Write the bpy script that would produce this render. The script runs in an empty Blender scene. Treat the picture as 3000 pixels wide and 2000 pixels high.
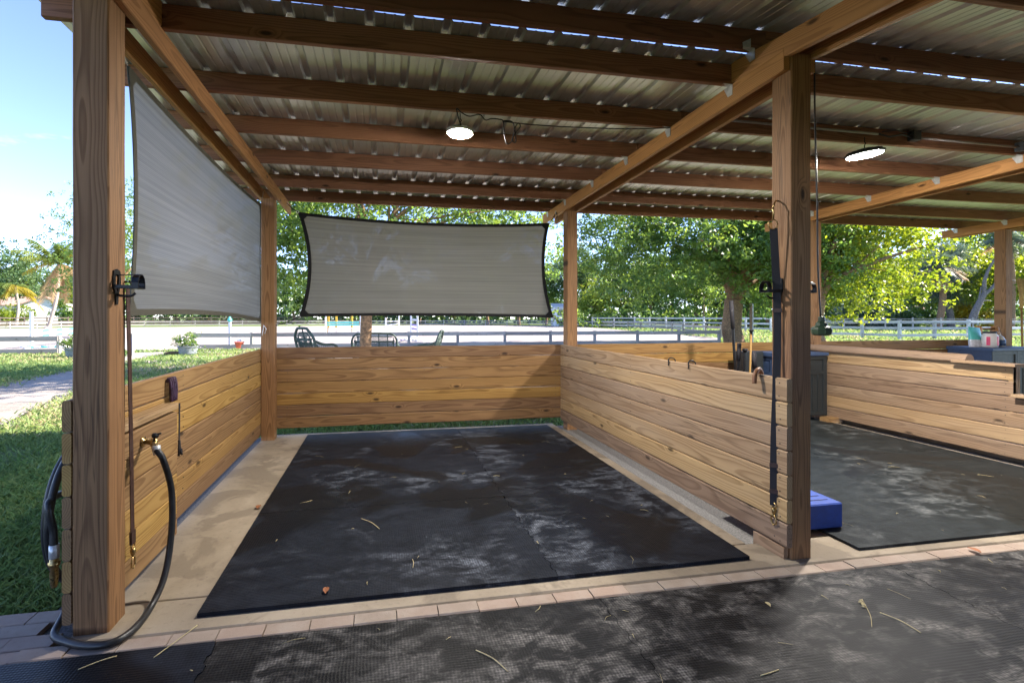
import bpy, math, random
import numpy as np
from mathutils import Vector as V, Matrix
random.seed(7); rng = np.random.default_rng(11)
S = bpy.context.scene; COL = S.collection; R = math.radians
# ------------------------------------------------------------------ camera model
F, HZ, CX, CAMZ = 1405., 928., 1373.5, 1.46
YAW = math.atan((CX-1115.)/F); sn, cs = math.sin(YAW), math.cos(YAW)
GZ = -.06                                     # level of the yard
def at(u, D, z=GZ): a = (u-CX)/F; return V((D*(sn+a*cs), D*(cs-a*sn), z))      # a spot in the yard D metres away
def G(u, v, z=GZ): return at(u, (CAMZ-z)*F/(v-HZ), z)                            # where a sight line meets the ground
def hz(v, D): return CAMZ-(v-HZ)*D/F                                           # height of something seen at v, D metres away
cam = bpy.data.cameras.new("camera"); co = bpy.data.objects.new("camera", cam); COL.objects.link(co); S.camera = co
co.location = (0, 0, CAMZ); co.rotation_euler = (R(90), 0, -YAW)
cam.lens = F/3000*36; cam.shift_x = (1500-CX)/3000; cam.shift_y = -(1000-HZ)/3000; cam.clip_end = 900; cam.clip_start = .05
# ------------------------------------------------------------------ nodes
class NT:
    def __init__(s, name):
        s.m = bpy.data.materials.new(name); s.m.use_nodes = True; s.t = s.m.node_tree; s.t.nodes.clear()
        s.out = s.t.nodes.new('ShaderNodeOutputMaterial')
    def n(s, ty, **k):
        nd = s.t.nodes.new('ShaderNode'+ty)
        for a, b in k.items():
            if a.startswith('_'): setattr(nd, a[1:], b)
            else:
                a = a.replace('__', ' ')
                i = nd.inputs[int(a[1:])] if a[0] == 'i' and a[1:].isdigit() else nd.inputs[a]
                if isinstance(b, bpy.types.NodeSocket): s.t.links.new(b, i)
                else: i.default_value = b
        return nd
    def math(s, op, a, b=0., c=0., clamp=False):
        return s.n('Math', _operation=op, _use_clamp=clamp, i0=a, i1=b, i2=c).outputs[0]
    def vm(s, op, a, b=(0, 0, 0)): 
        nd = s.n('VectorMath', _operation=op, i0=a, i1=b); return nd.outputs['Value'] if op in ('LENGTH', 'DOT_PRODUCT') else nd.outputs[0]
    def noise(s, vec, scale, det=3., rough=.55, dist=0.):
        return s.n('TexNoise', Vector=vec, Scale=scale, Detail=det, Roughness=rough, Distortion=dist)
    def ramp(s, fac, *st):
        nd = s.n('ValToRGB', Fac=fac); e = nd.color_ramp.elements
        while len(e) < len(st): e.new(.5)
        for q, (p, c) in zip(e, st):
            q.position = p; q.color = tuple(c)+(1,) if isinstance(c, (tuple, list)) else (c, c, c, 1)
        return nd.outputs[0]
    def mr(s, x, a, b, c=0., d=1.): return s.n('MapRange', Value=x, From__Min=a, From__Max=b, To__Min=c, To__Max=d).outputs[0]
    def mix(s, f, a, b, mode='MIX'):
        nd = s.n('Mix', _data_type='RGBA', _blend_type=mode)
        for i, x in ((0, f), (6, a), (7, b)):
            if isinstance(x, bpy.types.NodeSocket): s.t.links.new(x, nd.inputs[i])
            else: nd.inputs[i].default_value = (tuple(x)+(1,) if isinstance(x, (tuple, list)) else x)
        return nd.outputs[2]
    def attr(s, nm, what='Fac'): return s.n('Attribute', _attribute_name=nm).outputs[what]
    def obj(s): return s.n('TexCoord').outputs['Object']
    def bump(s, h, st=.3, d=.01): return s.n('Bump', Height=h, Strength=st, Distance=d).outputs[0]
    def bsdf(s, **k): return s.n('BsdfPrincipled', **k)
    def done(s, sh): s.t.links.new(sh, s.out.inputs[0]); return s.m
def C4(c): return tuple(c)+(1,)
def plain(name, col, rough=.5, metal=0., var=.25, scale=18., spec=.5):
    t = NT(name); o = t.obj(); n = t.noise(o, scale, 4).outputs['Fac']
    c = t.mix(t.mr(n, .35, .65), tuple(x*(1-var) for x in col), tuple(min(1, x*(1+var)) for x in col))
    rr = t.mr(n, .3, .7, max(.05, rough-.1), min(1, rough+.1))
    return t.done(t.bsdf(Base__Color=c, Roughness=rr, Metallic=metal, Normal=t.bump(n, .15, .004)).outputs[0])
def wood(name, lt, dk, rough=.62, ring=.02, gray=0., con=1., crack=.55, gcol=(.4, .36, .32)):
    t = NT(name); g = t.attr('gc', 'Vector'); tone = t.attr('tone')
    sp = t.n('SeparateXYZ', Vector=g); x, y, z = sp.outputs
    def cv(a, b, c): return t.n('CombineXYZ', X=t.math('MULTIPLY', x, a), Y=t.math('MULTIPLY', y, b), Z=t.math('MULTIPLY', z, c)).outputs[0]
    w = t.vm('SUBTRACT', t.noise(cv(.8, 3., 3.), 1., 2).outputs['Color'], (.5, .5, .5))
    k = t.n('TexVoronoi', _voronoi_dimensions='2D', Vector=cv(1.5, 4.2, 0), Scale=1., Randomness=.9)
    kd = k.outputs['Distance']; on = t.math('GREATER_THAN', t.n('SeparateColor', Color=k.outputs['Color']).outputs[0], .72)
    kf = t.math('MULTIPLY', t.ramp(kd, (0., 1.), (.16, 0.)), on)
    yy = t.math('ADD', y, t.math('MULTIPLY', t.n('SeparateXYZ', Vector=w).outputs[1], .075))
    zz = t.math('ADD', z, t.math('MULTIPLY', t.n('SeparateXYZ', Vector=w).outputs[2], .09))
    r = t.math('SQRT', t.math('ADD', t.math('MULTIPLY', yy, yy), t.math('MULTIPLY', zz, zz)))
    r = t.math('ADD', r, t.math('MULTIPLY', kf, .028))
    fr = t.math('FRACT', t.math('DIVIDE', r, ring))
    rg = t.ramp(fr, (0., .05), (.45, .25), (.8, 1.), (.93, .85), (1., .05))
    fib = t.noise(cv(5, 260, 260), 1., 2).outputs['Fac']; blot = t.noise(cv(1.6, 9, 9), 1., 4).outputs['Fac']
    f = t.math('ADD', t.math('MULTIPLY', rg, .55*con), t.math('ADD', t.math('MULTIPLY', fib, .35), t.math('MULTIPLY', blot, .5)), clamp=False)
    c = t.mix(t.mr(f, .3, 1.15), lt, dk)
    c = t.mix(t.ramp(kf, (.5, 0.), (.8, 1.)), c, tuple(q*.3 for q in dk))
    c = t.mix(t.math('MULTIPLY', t.mr(t.noise(cv(.7, 5, 5), 1., 3).outputs['Fac'], .45, .75), gray), c, gcol)
    cn = t.noise(cv(.45, 16, 16), 1., 3).outputs['Fac']; ck = t.math('MULTIPLY', t.ramp(t.math('ABSOLUTE', t.math('SUBTRACT', cn, .5)), (.002, 1.), (.012, 0.)), t.mr(t.noise(cv(.8, 6, 6), 1., 2).outputs['Fac'], .5, .58))
    c = t.mix(t.math('MULTIPLY', ck, crack), c, tuple(q*.25 for q in dk))
    hs = t.n('HueSaturation', Hue=t.mr(tone, 0, 1, .490, .508), Saturation=t.mr(tone, 0, 1, .9, 1.08), Value=t.mr(tone, 0, 1, .66, 1.28), Color=c).outputs[0]
    h = t.math('ADD', t.math('MULTIPLY', rg, .5), fib)
    return t.done(t.bsdf(Base__Color=hs, Roughness=t.mr(f, .3, 1.1, rough-.08, rough+.12), Normal=t.bump(h, .25, .002), Specular__IOR__Level=.35).outputs[0])
# ------------------------------------------------------------------ mesh builder
WL = {}
class MB:
    def __init__(s): s.v = []; s.f = []; s.g = []; s.t = []; s.sm = []; s.mi = []; s.m = 0
    def add(s, vs, fs, gc=None, tone=None, smooth=False):
        b = len(s.v); s.v += [tuple(x) for x in vs]; s.f += [[i+b for i in q] for q in fs]
        s.g += [tuple(x) for x in gc] if gc is not None else [tuple(x) for x in vs]
        tn = random.random() if tone is None else tone
        s.t += list(tn) if isinstance(tn, (list, tuple)) else [tn]*len(vs)
        s.sm += [smooth]*len(fs); s.mi += [s.m]*len(fs); return s
    def board(s, A, B, wd, w, t, ch=.004, warp=0., seg=1, tone=None, flat=True, tf=None):
        A, B = V(A), V(B); L = (B-A).length; d = (B-A)/L; wd = V(wd); wd = (wd-d*wd.dot(d)).normalized(); td = d.cross(wd)
        w2, t2 = w/2, t/2; ch = min(ch, w2*.4, t2*.4)
        sec = [(-w2+ch, -t2), (w2-ch, -t2), (w2, -t2+ch), (w2, t2-ch), (w2-ch, t2), (-w2+ch, t2), (-w2, t2-ch), (-w2, -t2+ch)]
        o = (random.uniform(0, 40), random.uniform(-.05, .05), random.choice((-1, 1))*random.uniform(.05, .13))
        if not flat: o = (o[0], random.uniform(-.04, .04), random.uniform(-.04, .04))
        vs, gc, tn = [], [], []; tb = random.random() if tone is None else tone
        for i in range(seg+1):
            q = i/seg; p = A+d*(L*q)
            if 0 < i < seg or warp > .004: p = p+wd*random.uniform(-warp, warp)+td*random.uniform(-warp, warp)
            for a, b in sec: vs.append(p+wd*a+td*b); gc.append((L*q+o[0], a+o[1], b+o[2])); tn.append(tb if tf is None else tf(p, tb))
        fs = [[i*8+j, i*8+(j+1) % 8, (i+1)*8+(j+1) % 8, (i+1)*8+j] for i in range(seg) for j in range(8)]
        fs += [[7-j for j in range(8)], [seg*8+j for j in range(8)]]
        return s.add(vs, fs, gc, tn)
    def box(s, lo, hi, ch=0., tone=None):
        lo, hi = V(lo), V(hi); c = (lo+hi)/2; h = (hi-lo)
        return s.board((lo.x, c.y, c.z), (hi.x, c.y, c.z), (0, 1, 0), h.y, h.z, ch=ch or .0005, tone=tone)
    def tube(s, pts, r, n=8, cap=True, tone=None, closed=False):
        P = [V(p) for p in pts]; k = len(P); rr = r if isinstance(r, (list, tuple)) else [r]*k
        vs = []; T0 = None; X = None; acc = 0; gc = []
        for i in range(k):
            T = (P[(i+1) % k]-P[i-1]) if closed else (P[min(i+1, k-1)]-P[max(i-1, 0)])
            T = T.normalized() if T.length > 1e-9 else V((0, 0, 1))
            if X is None: X = T.orthogonal().normalized()
            else: X = (X-T*X.dot(T)); X = X.normalized() if X.length > 1e-6 else T.orthogonal().normalized()
            Y = T.cross(X)
            if i: acc += (P[i]-P[i-1]).length
            for j in range(n):
                a = 2*math.pi*j/n; q = X*math.cos(a)+Y*math.sin(a); vs.append(P[i]+q*rr[i]); gc.append((acc, math.cos(a)*.08, math.sin(a)*.08))
        m = k if closed else k-1
        fs = [[i*n+j, i*n+(j+1) % n, ((i+1) % k)*n+(j+1) % n, ((i+1) % k)*n+j] for i in range(m) for j in range(n)]
        if cap and not closed: fs += [[n-1-j for j in range(n)], [(k-1)*n+j for j in range(n)]]
        return s.add(vs, fs, gc, tone, smooth=True)
    def lathe(s, prof, c=(0, 0, 0), ax=(0, 0, 1), n=24, tone=None, smooth=True):
        ax = V(ax).normalized(); X = ax.orthogonal().normalized(); Y = ax.cross(X); c = V(c); k = len(prof)
        vs = [c+ax*h+(X*math.cos(2*math.pi*j/n)+Y*math.sin(2*math.pi*j/n))*r for r, h in prof for j in range(n)]
        fs = [[i*n+j, i*n+(j+1) % n, (i+1)*n+(j+1) % n, (i+1)*n+j] for i in range(k-1) for j in range(n)]
        if prof[0][0] > 1e-6: fs.append([n-1-j for j in range(n)])
        if prof[-1][0] > 1e-6: fs.append([(k-1)*n+j for j in range(n)])
        return s.add(vs, fs, None, tone, smooth)
    def prism(s, outline, ext, tone=None):
        k = len(outline); e = V(ext); vs = [V(p) for p in outline]+[V(p)+e for p in outline]
        return s.add(vs, [list(range(k))[::-1], [k+i for i in range(k)]]+[[i, (i+1) % k, k+(i+1) % k, k+i] for i in range(k)], None, tone)
    def grid(s, fn, nu, nv, tone=None, smooth=True):
        vs = [fn(i/nu, j/nv) for j in range(nv+1) for i in range(nu+1)]; gc = [(i/nu, j/nv, 0) for j in range(nv+1) for i in range(nu+1)]
        fs = [[j*(nu+1)+i, j*(nu+1)+i+1, (j+1)*(nu+1)+i+1, (j+1)*(nu+1)+i] for j in range(nv) for i in range(nu)]
        return s.add(vs, fs, gc, tone, smooth)
    def build(s, name, mat, parent=None):
        off = WL.get(parent.name, V((0, 0, 0))) if parent else V((0, 0, 0))
        me = bpy.data.meshes.new(name); me.from_pydata([tuple(V(x)-off) for x in s.v], [], s.f)
        for m in (mat if isinstance(mat, (list, tuple)) else [mat]): me.materials.append(m)
        a = me.attributes.new('gc', 'FLOAT_VECTOR', 'POINT'); a.data.foreach_set('vector', np.array(s.g, 'f').ravel())
        a = me.attributes.new('tone', 'FLOAT', 'POINT'); a.data.foreach_set('value', np.array(s.t, 'f'))
        me.polygons.foreach_set('use_smooth', s.sm); me.polygons.foreach_set('material_index', s.mi); me.update()
        o = bpy.data.objects.new(name, me); COL.objects.link(o)
        if parent: o.parent = parent; WL[o.name] = off
        return o
def tag(o, label=None, cat=None, group=None, kind=None):
    for k, x in (('label', label), ('category', cat), ('group', group), ('kind', kind)):
        if x: o[k] = x
    return o
def thing(name, label, cat, loc, group=None):
    o = bpy.data.objects.new(name, None); COL.objects.link(o); o.location = loc; WL[o.name] = V(loc); o.empty_display_size = .1
    return tag(o, label, cat, group)
def one(name, mb, mat, label, cat, group=None): return tag(mb.build(name, mat), label, cat, group)
def struct(name, mb, mat): return tag(mb.build(name, mat), kind='structure')
def copy_tree(o, shift=None, parent=None, label=None):
    c = o.copy(); COL.objects.link(c)
    if parent: c.parent = parent
    for ch in list(o.children): copy_tree(ch, None, c)
    if shift is not None: c.location = V(o.location)+V(shift)
    if label: c['label'] = label
    return c
def catmull(P, n=8):
    P = [V(p) for p in P]; out = []
    for i in range(len(P)-1):
        a, b, c, d = P[max(i-1, 0)], P[i], P[i+1], P[min(i+2, len(P)-1)]
        for k in range(n):
            t = k/n; out.append(.5*((2*b)+(c-a)*t+(2*a-5*b+4*c-d)*t*t+(3*b-a-3*c+d)*t**3))
    return out+[P[-1]]
def npmesh(name, co, nper, mat, parent=None, tone=None, smooth=False):
    """faces of nper vertices each, unshared"""
    off = WL.get(parent.name, V((0, 0, 0))) if parent else V((0, 0, 0))
    co = np.asarray(co, 'f').reshape(-1, 3)-np.array(off, 'f'); n = len(co); me = bpy.data.meshes.new(name)
    me.vertices.add(n); me.vertices.foreach_set('co', co.ravel()); me.loops.add(n); me.loops.foreach_set('vertex_index', np.arange(n, dtype='i'))
    p = n//nper; me.polygons.add(p); me.polygons.foreach_set('loop_start', np.arange(0, n, nper, dtype='i'))
    a = me.attributes.new('tone', 'FLOAT', 'POINT'); a.data.foreach_set('value', np.repeat(np.asarray(tone, 'f'), nper) if tone is not None else np.full(n, .5, 'f'))
    me.materials.append(mat); me.update(calc_edges=True); me.validate()
    o = bpy.data.objects.new(name, me); COL.objects.link(o)
    if parent: o.parent = parent; WL[o.name] = off
    return o
# ------------------------------------------------------------------ materials
M = {}
M['pine'] = wood('pine_board', (.40, .245, .10), (.175, .085, .028), ring=.0105, con=.9)
M['agedpine'] = wood('aged_pine_board', (.335, .19, .072), (.14, .065, .022), ring=.0105, con=.95)
M['palepine'] = wood('pale_pine_board', (.43, .285, .155), (.22, .13, .065), ring=.011, gray=.3, gcol=(.44, .34, .245))
M['post'] = wood('post_wood', (.35, .185, .075), (.14, .065, .026), ring=.0075, con=.9)
M['rafter'] = wood('rafter_wood', (.58, .29, .105), (.34, .155, .055), ring=.009)
M['purlin'] = wood('purlin_wood', (.36, .165, .085), (.17, .075, .038), ring=.009, con=.9)
M['grayfence'] = wood('weathered_fence_wood', (.42, .38, .34), (.26, .23, .20), ring=.03, gray=.5, gcol=(.48, .46, .44))
M['whitefence'] = wood('worn_white_fence_wood', (.55, .55, .56), (.30, .29, .28), ring=.03, gray=.5, gcol=(.6, .6, .62))
M['darkfence'] = wood('dark_fence_wood', (.10, .075, .06), (.05, .035, .03), ring=.03)
M['cane'] = wood('cane_wood', (.42, .20, .06), (.22, .09, .025), ring=.03, rough=.4)
def roofmat():
    t = NT('galvanised_sheet'); o = t.obj(); n = t.noise(o, 1.3, 4).outputs['Fac']; sp = t.n('TexVoronoi', Vector=o, Scale=26.).outputs['Color']
    sv = t.n('SeparateColor', Color=sp).outputs[0]; fl = t.noise(o, 24., 5, .7).outputs['Fac']
    c = t.mix(t.mr(n, .3, .7), (.57, .59, .60), (.70, .72, .73)); c = t.mix(t.math('MULTIPLY', sv, .35), c, (.74, .76, .78))
    c = t.mix(t.mr(fl, .67, .76, 0, .6), c, (.22, .19, .15))
    return t.done(t.bsdf(Base__Color=c, Metallic=.72, Roughness=t.mr(t.math('ADD', sv, n), .4, 1.6, .30, .42), Normal=t.bump(n, .1, .02)).outputs[0])
M['roof'] = roofmat()
def matmat(name, base, dust, seed, wet=.0, dthr=.52):
    t = NT(name); o = t.obj(); sh = t.math('MULTIPLY', t.math('SUBTRACT', t.attr('tone'), .5), .16); o2 = t.vm('ADD', o, (seed, seed*.7, 0))
    a = t.noise(o2, .95, 5, .6, .6).outputs['Fac']; b = t.noise(t.vm('MULTIPLY', o2, (.7, 1.15, 1.)), 8., 7, .7, .5).outputs['Fac']; c = t.noise(o2, 42., 4, .7).outputs['Fac']
    sx = t.n('SeparateXYZ', Vector=t.vm('ADD', o, t.vm('MULTIPLY', t.noise(o, 3., 2).outputs['Color'], (.03, .03, .03))))
    gx = t.math('SINE', t.math('MULTIPLY', t.math('ADD', sx.outputs[0], sx.outputs[1]), 215.)); gy = t.math('SINE', t.math('MULTIPLY', t.math('SUBTRACT', sx.outputs[0], sx.outputs[1]), 215.))
    peb = t.math('MULTIPLY', gx, gy)
    m = t.math('MULTIPLY', t.mr(t.math('ADD', a, sh), dthr-.02, dthr+.08), t.mr(b, .46, .62)); m = t.math('MULTIPLY', m, t.mr(c, .3, .68, .1, 1.15))
    m = t.math('MULTIPLY', m, t.mr(peb, -.4, .5, 1., .4))
    m2 = t.math('ADD', m, t.mr(c, .66, .78, 0., .28), clamp=True)
    col = t.mix(m2, t.mix(t.mr(b, .35, .65), base, tuple(x*1.9+.004 for x in base)), dust)
    wt = t.mr(t.noise(o2, .8, 2, .5, .8).outputs['Fac'], .53, .57, 0., wet)
    col = t.mix(wt, col, tuple(x*.5 for x in base))
    rg = t.math('SUBTRACT', t.mr(m2, 0, 1, .52, .9), t.math('MULTIPLY', wt, .22))
    return t.done(t.bsdf(Base__Color=col, Roughness=rg, Normal=t.bump(t.math('ADD', t.math('MULTIPLY', peb, .35), c), .4, .004), Specular__IOR__Level=.13).outputs[0])
M['mat'] = matmat('rubber_stall_mat', (.0055, .0072, .0115), (.15, .165, .195), 3., .8, .52)
M['aisle'] = matmat('rubber_aisle_mat', (.009, .009, .0098), (.24, .225, .21), 9., .3, .475)
M['bay'] = matmat('rubber_bay_mat', (.011, .0135, .0145), (.17, .175, .175), 17., .5, .54)
def concmat():
    t = NT('concrete'); o = t.obj(); a = t.noise(o, 1.6, 6, .62, .5).outputs['Fac']; b = t.noise(o, 28., 5, .7).outputs['Fac']; st = t.noise(t.vm('ADD', o, (4, 9, 0)), 1.7, 5, .6, .5).outputs['Fac']
    c = t.mix(t.mr(a, .35, .65), (.25, .20, .14), (.37, .305, .225)); c = t.mix(t.math('MULTIPLY', t.mr(st, .50, .55), .8), c, (.20, .16, .115)); c = t.mix(t.mr(b, .56, .75, 0, .6), c, (.13, .10, .075))
    return t.done(t.bsdf(Base__Color=c, Roughness=.82, Normal=t.bump(t.math('ADD', b, a), .25, .006)).outputs[0])
M['conc'] = concmat()
def pavmat():
    t = NT('clay_paver'); o = t.obj(); tone = t.attr('tone'); b = t.noise(o, 60., 5, .75).outputs['Fac']; a = t.noise(o, 7., 4).outputs['Fac']
    c = t.mix(tone, (.29, .23, .18), (.34, .24, .185)); c = t.mix(t.mr(a, .4, .7, 0., .45), c, (.42, .36, .30)); c = t.mix(t.mr(b, .58, .72, 0, .5), c, (.15, .11, .085))
    return t.done(t.bsdf(Base__Color=c, Roughness=.85, Normal=t.bump(b, .4, .004)).outputs[0])
M['paver'] = pavmat()
M['grit'] = plain('damp_grit', (.11, .105, .10), .9, var=.5, scale=90.)
def groundmat(name, c1, c2, c3, s1=.5, s2=14., bump=.5, big=None):
    t = NT(name); o = t.obj(); a = t.noise(o, s1, 5, .6).outputs['Fac']; b = t.noise(o, s2, 6, .72).outputs['Fac']
    c = t.mix(t.mr(a, .35, .65), c1, c2); c = t.mix(t.mr(b, .5, .7, 0, .7), c, c3)
    return t.done(t.bsdf(Base__Color=c, Roughness=.95, Specular__IOR__Level=.15, Normal=t.bump(b, bump, .03)).outputs[0])
M['lawn'] = groundmat('lawn_soil', (.085, .15, .035), (.14, .17, .06), (.26, .23, .15), .35, 22.)
M['sand'] = groundmat('arena_sand', (.34, .29, .265), (.40, .35, .325), (.22, .185, .165), .4, 9., .7)
M['dirt'] = groundmat('path_sand', (.30, .26, .225), (.40, .35, .305), (.18, .15, .125), .9, 7., .8)
def leafmat(name, a, b, trans=.52, rough=.42, dry=None):
    t = NT(name); tone = t.attr('tone'); c = t.mix(tone, a, b)
    if dry: c = t.mix(t.mr(tone, .84, .9), c, dry)
    tc = t.mix(.5, t.n('HueSaturation', Hue=.485, Saturation=1.15, Value=1.5, Color=c).outputs[0], (.5, .55, .02), 'MULTIPLY')
    tc = t.n('HueSaturation', Hue=.478, Saturation=1.1, Value=1.7, Color=c).outputs[0]
    p = t.bsdf(Base__Color=c, Roughness=rough, Specular__IOR__Level=.5).outputs[0]; q = t.n('BsdfTranslucent', Color=tc).outputs[0]
    return t.done(t.n('MixShader', Fac=trans, i1=p, i2=q).outputs[0])
M['leaf'] = leafmat('broad_leaf', (.045, .12, .038), (.20, .29, .055))
M['leafy'] = leafmat('bright_leaf', (.08, .16, .02), (.28, .33, .045), .5)
M['leafd'] = leafmat('dark_leaf', (.04, .095, .04), (.13, .20, .06), .35)
M['leafb'] = leafmat('blue_green_needle', (.05, .085, .06), (.12, .165, .11), .35)
M['dry'] = leafmat('dry_frond', (.24, .15, .07), (.40, .29, .15), .35, .7)
M['gold'] = leafmat('golden_frond', (.20, .19, .03), (.42, .33, .04), .5)
M['frond'] = leafmat('palm_frond', (.06, .11, .02), (.17, .21, .05), .45)
M['grass'] = leafmat('grass_blade', (.11, .22, .075), (.27, .33, .11), .4, .6, (.42, .36, .2))
M['flower'] = plain('pale_petal', (.75, .68, .70), .7, var=.1)
M['bark'] = plain('tree_bark', (.24, .145, .075), .9, var=.45, scale=14.)
M['palebark'] = plain('pale_bark', (.36, .31, .26), .9, var=.35, scale=10.)
M['greybark'] = plain('grey_bark', (.15, .13, .115), .9, var=.4, scale=9.)
M['blackmetal'] = plain('black_iron', (.02, .02, .022), .38, .6, var=.3, scale=60.)
M['steel'] = plain('galvanised_steel', (.62, .63, .64), .4, .45, var=.15, scale=40.)
M['brass'] = plain('brass', (.45, .31, .13), .32, .95, var=.25, scale=70.)
M['rubber'] = plain('black_hose_rubber', (.016, .016, .018), .42, var=.3, scale=30.)
M['leather'] = plain('brown_leather', (.055, .026, .02), .5, var=.3, scale=40.)
M['webbing'] = plain('black_webbing', (.018, .016, .02), .75, var=.3, scale=80.)
M['purple'] = plain('purple_leather', (.035, .01, .03), .3, var=.4, scale=20.)
M['navy'] = plain('navy_resin', (.045, .075, .15), .5, var=.12, scale=30.)
M['char'] = plain('charcoal_resin', (.022, .027, .030), .5, var=.12, scale=30.)
M['blue'] = plain('blue_foam', (.025, .07, .36), .6, var=.15, scale=20.)
M['white'] = plain('white_paint', (.78, .78, .76), .5, var=.06)
M['house'] = plain('white_siding', (.80, .79, .76), .6, var=.04, scale=3.)
M['shingle'] = plain('brown_shingle', (.32, .21, .17), .85, var=.2, scale=3.)
M['glass'] = plain('window_glass', (.05, .06, .07), .1, var=.2, scale=2.)
M['turq'] = plain('turquoise_paint', (.10, .55, .50), .5, var=.08)
M['yellow'] = plain('yellow_paint', (.72, .42, .04), .5, var=.1)
M['lilac'] = plain('lilac_paint', (.40, .33, .62), .5, var=.1)
M['red'] = plain('orange_red_plastic', (.62, .13, .07), .45, var=.12)
M['screw'] = plain('rusty_screw', (.09, .075, .065), .5, .6)
M['zinc'] = plain('grey_tub', (.20, .23, .25), .6, var=.2)
M['green'] = plain('dark_green_plastic', (.02, .05, .025), .5, var=.2)
M['wicker'] = plain('dark_green_wicker', (.055, .085, .07), .6, var=.3, scale=60.)
M['pink'] = plain('pink_label', (.72, .05, .14), .4, var=.08)
M['tubw'] = plain('cream_plastic', (.72, .66, .62), .4, var=.05)
M['bagt'] = plain('turquoise_pouch', (.10, .50, .46), .35, var=.1)
M['bagw'] = plain('white_pouch', (.62, .60, .62), .35, var=.2)
M['clear'] = plain('cloudy_plastic', (.55, .50, .44), .25, var=.15)
M['straw'] = plain('straw', (.46, .38, .20), .8, var=.25)
M['bristle'] = plain('broom_bristle', (.50, .36, .15), .8, var=.25, scale=60.)
M['conduit'] = plain('grey_conduit', (.30, .28, .27), .5, var=.1)
M['deadleaf'] = plain('dead_leaf', (.26, .09, .03), .7, var=.3)
def glow(name, st):
    t = NT(name); return t.done(t.n('Emission', Color=(1., .95, .88, 1), Strength=st).outputs[0])
LAMP = 165.
M['lens'] = glow('lit_lamp_lens', LAMP)
def clothmat(name, col, hem=False, see=.014):
    t = NT(name); g = t.attr('gc', 'Vector'); sp = t.n('SeparateXYZ', Vector=g); y = sp.outputs[1]
    band = t.noise(t.n('CombineXYZ', X=t.math('MULTIPLY', sp.outputs[0], 1.2), Y=t.math('MULTIPLY', y, 46.)).outputs[0], 1., 3, .65).outputs['Fac']
    line = t.math('SINE', t.math('MULTIPLY', y, 2*math.pi*115)); fine = t.noise(t.obj(), 260., 2).outputs['Fac']
    c = t.mix(t.mr(band, .3, .7), tuple(q*.8 for q in col), tuple(q*1.15 for q in col)); c = t.mix(t.mr(line, -.3, .9, 0, .35), c, tuple(q*.55 for q in col))
    d = t.n('BsdfDiffuse', Color=c).outputs[0]; q = t.n('BsdfTranslucent', Color=c).outputs[0]; s = t.n('MixShader', Fac=.5, i1=d, i2=q).outputs[0]
    if hem: return t.done(s)
    tr = t.n('BsdfTransparent').outputs[0]
    a = t.math('ADD', t.mr(fine, .35, .65, max(0, see-.02), see+.02), t.mr(line, -.6, 1., .02, -.02), clamp=True)
    return t.done(t.n('MixShader', Fac=a, i1=s, i2=tr).outputs[0])
M['cloth'] = clothmat('shade_mesh', (.27, .25, .22)); M['hem'] = clothmat('shade_hem', (.05, .05, .052), True); M['hemg'] = clothmat('shade_hem_grey', (.20, .19, .155), True)
# ------------------------------------------------------------------ light
SUNEL, SUNAZ = R(33), R(91)                    # azimuth from +Y (view) towards +X
W = bpy.data.worlds.new("World"); S.world = W; W.use_nodes = True; nt = W.node_tree
sky = nt.nodes.new('ShaderNodeTexSky'); sky.sky_type = 'NISHITA'; sky.sun_disc = False; sky.sun_elevation = SUNEL; sky.sun_rotation = SUNAZ; sky.air_density = 1.1; sky.dust_density = .1; sky.altitude = 5000; sky.ozone_density = 1.6
bg = nt.nodes['Background']; bg.inputs[1].default_value = .056
tc = nt.nodes.new('ShaderNodeTexCoord'); mp = nt.nodes.new('ShaderNodeMapping'); mp.inputs['Scale'].default_value = (1.2, 3., 7.); mp.inputs['Rotation'].default_value = (.2, .3, .5)
nz = nt.nodes.new('ShaderNodeTexNoise'); nz.inputs['Scale'].default_value = 1.6; nz.inputs['Detail'].default_value = 6; nz.inputs['Roughness'].default_value = .6
rp = nt.nodes.new('ShaderNodeValToRGB'); rp.color_ramp.elements[0].position = .68; rp.color_ramp.elements[1].position = .8; rp.color_ramp.elements[1].color = (.3, .3, .3, 1)
mx = nt.nodes.new('ShaderNodeMix'); mx.data_type = 'RGBA'; mx.inputs[7].default_value = (5.5, 5.7, 6.4, 1)
nt.links.new(tc.outputs['Generated'], mp.inputs[0]); nt.links.new(mp.outputs[0], nz.inputs[0]); nt.links.new(nz.outputs[0], rp.inputs[0]); nt.links.new(rp.outputs[0], mx.inputs[0])
nt.links.new(sky.outputs[0], mx.inputs[6]); tn = nt.nodes.new('ShaderNodeMix'); tn.data_type = 'RGBA'; tn.blend_type = 'MULTIPLY'; tn.inputs[0].default_value = 1; tn.inputs[7].default_value = (1.0, .93, 1.03, 1); nt.links.new(mx.outputs[2], tn.inputs[6]); nt.links.new(tn.outputs[2], bg.inputs[0])
sl = bpy.data.lights.new("sun", 'SUN'); sl.energy = 2.0; sl.angle = R(.5); sl.color = (1., .92, .80); so = bpy.data.objects.new("sun", sl); COL.objects.link(so)
sd = V((math.sin(SUNAZ)*math.cos(SUNEL), math.cos(SUNAZ)*math.cos(SUNEL), math.sin(SUNEL))); so.rotation_euler = sd.to_track_quat('Z', 'Y').to_euler()
S.view_settings.view_transform = 'Standard'; S.view_settings.look = 'None'; S.view_settings.exposure = 3.35; S.view_settings.gamma = 1
S.cycles.use_denoising = True; S.cycles.max_bounces = 8; S.cycles.diffuse_bounces = 5; S.cycles.transparent_max_bounces = 12; S.cycles.sample_clamp_indirect = 6; S.cycles.caustics_reflective = False; S.cycles.caustics_refractive = False
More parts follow.
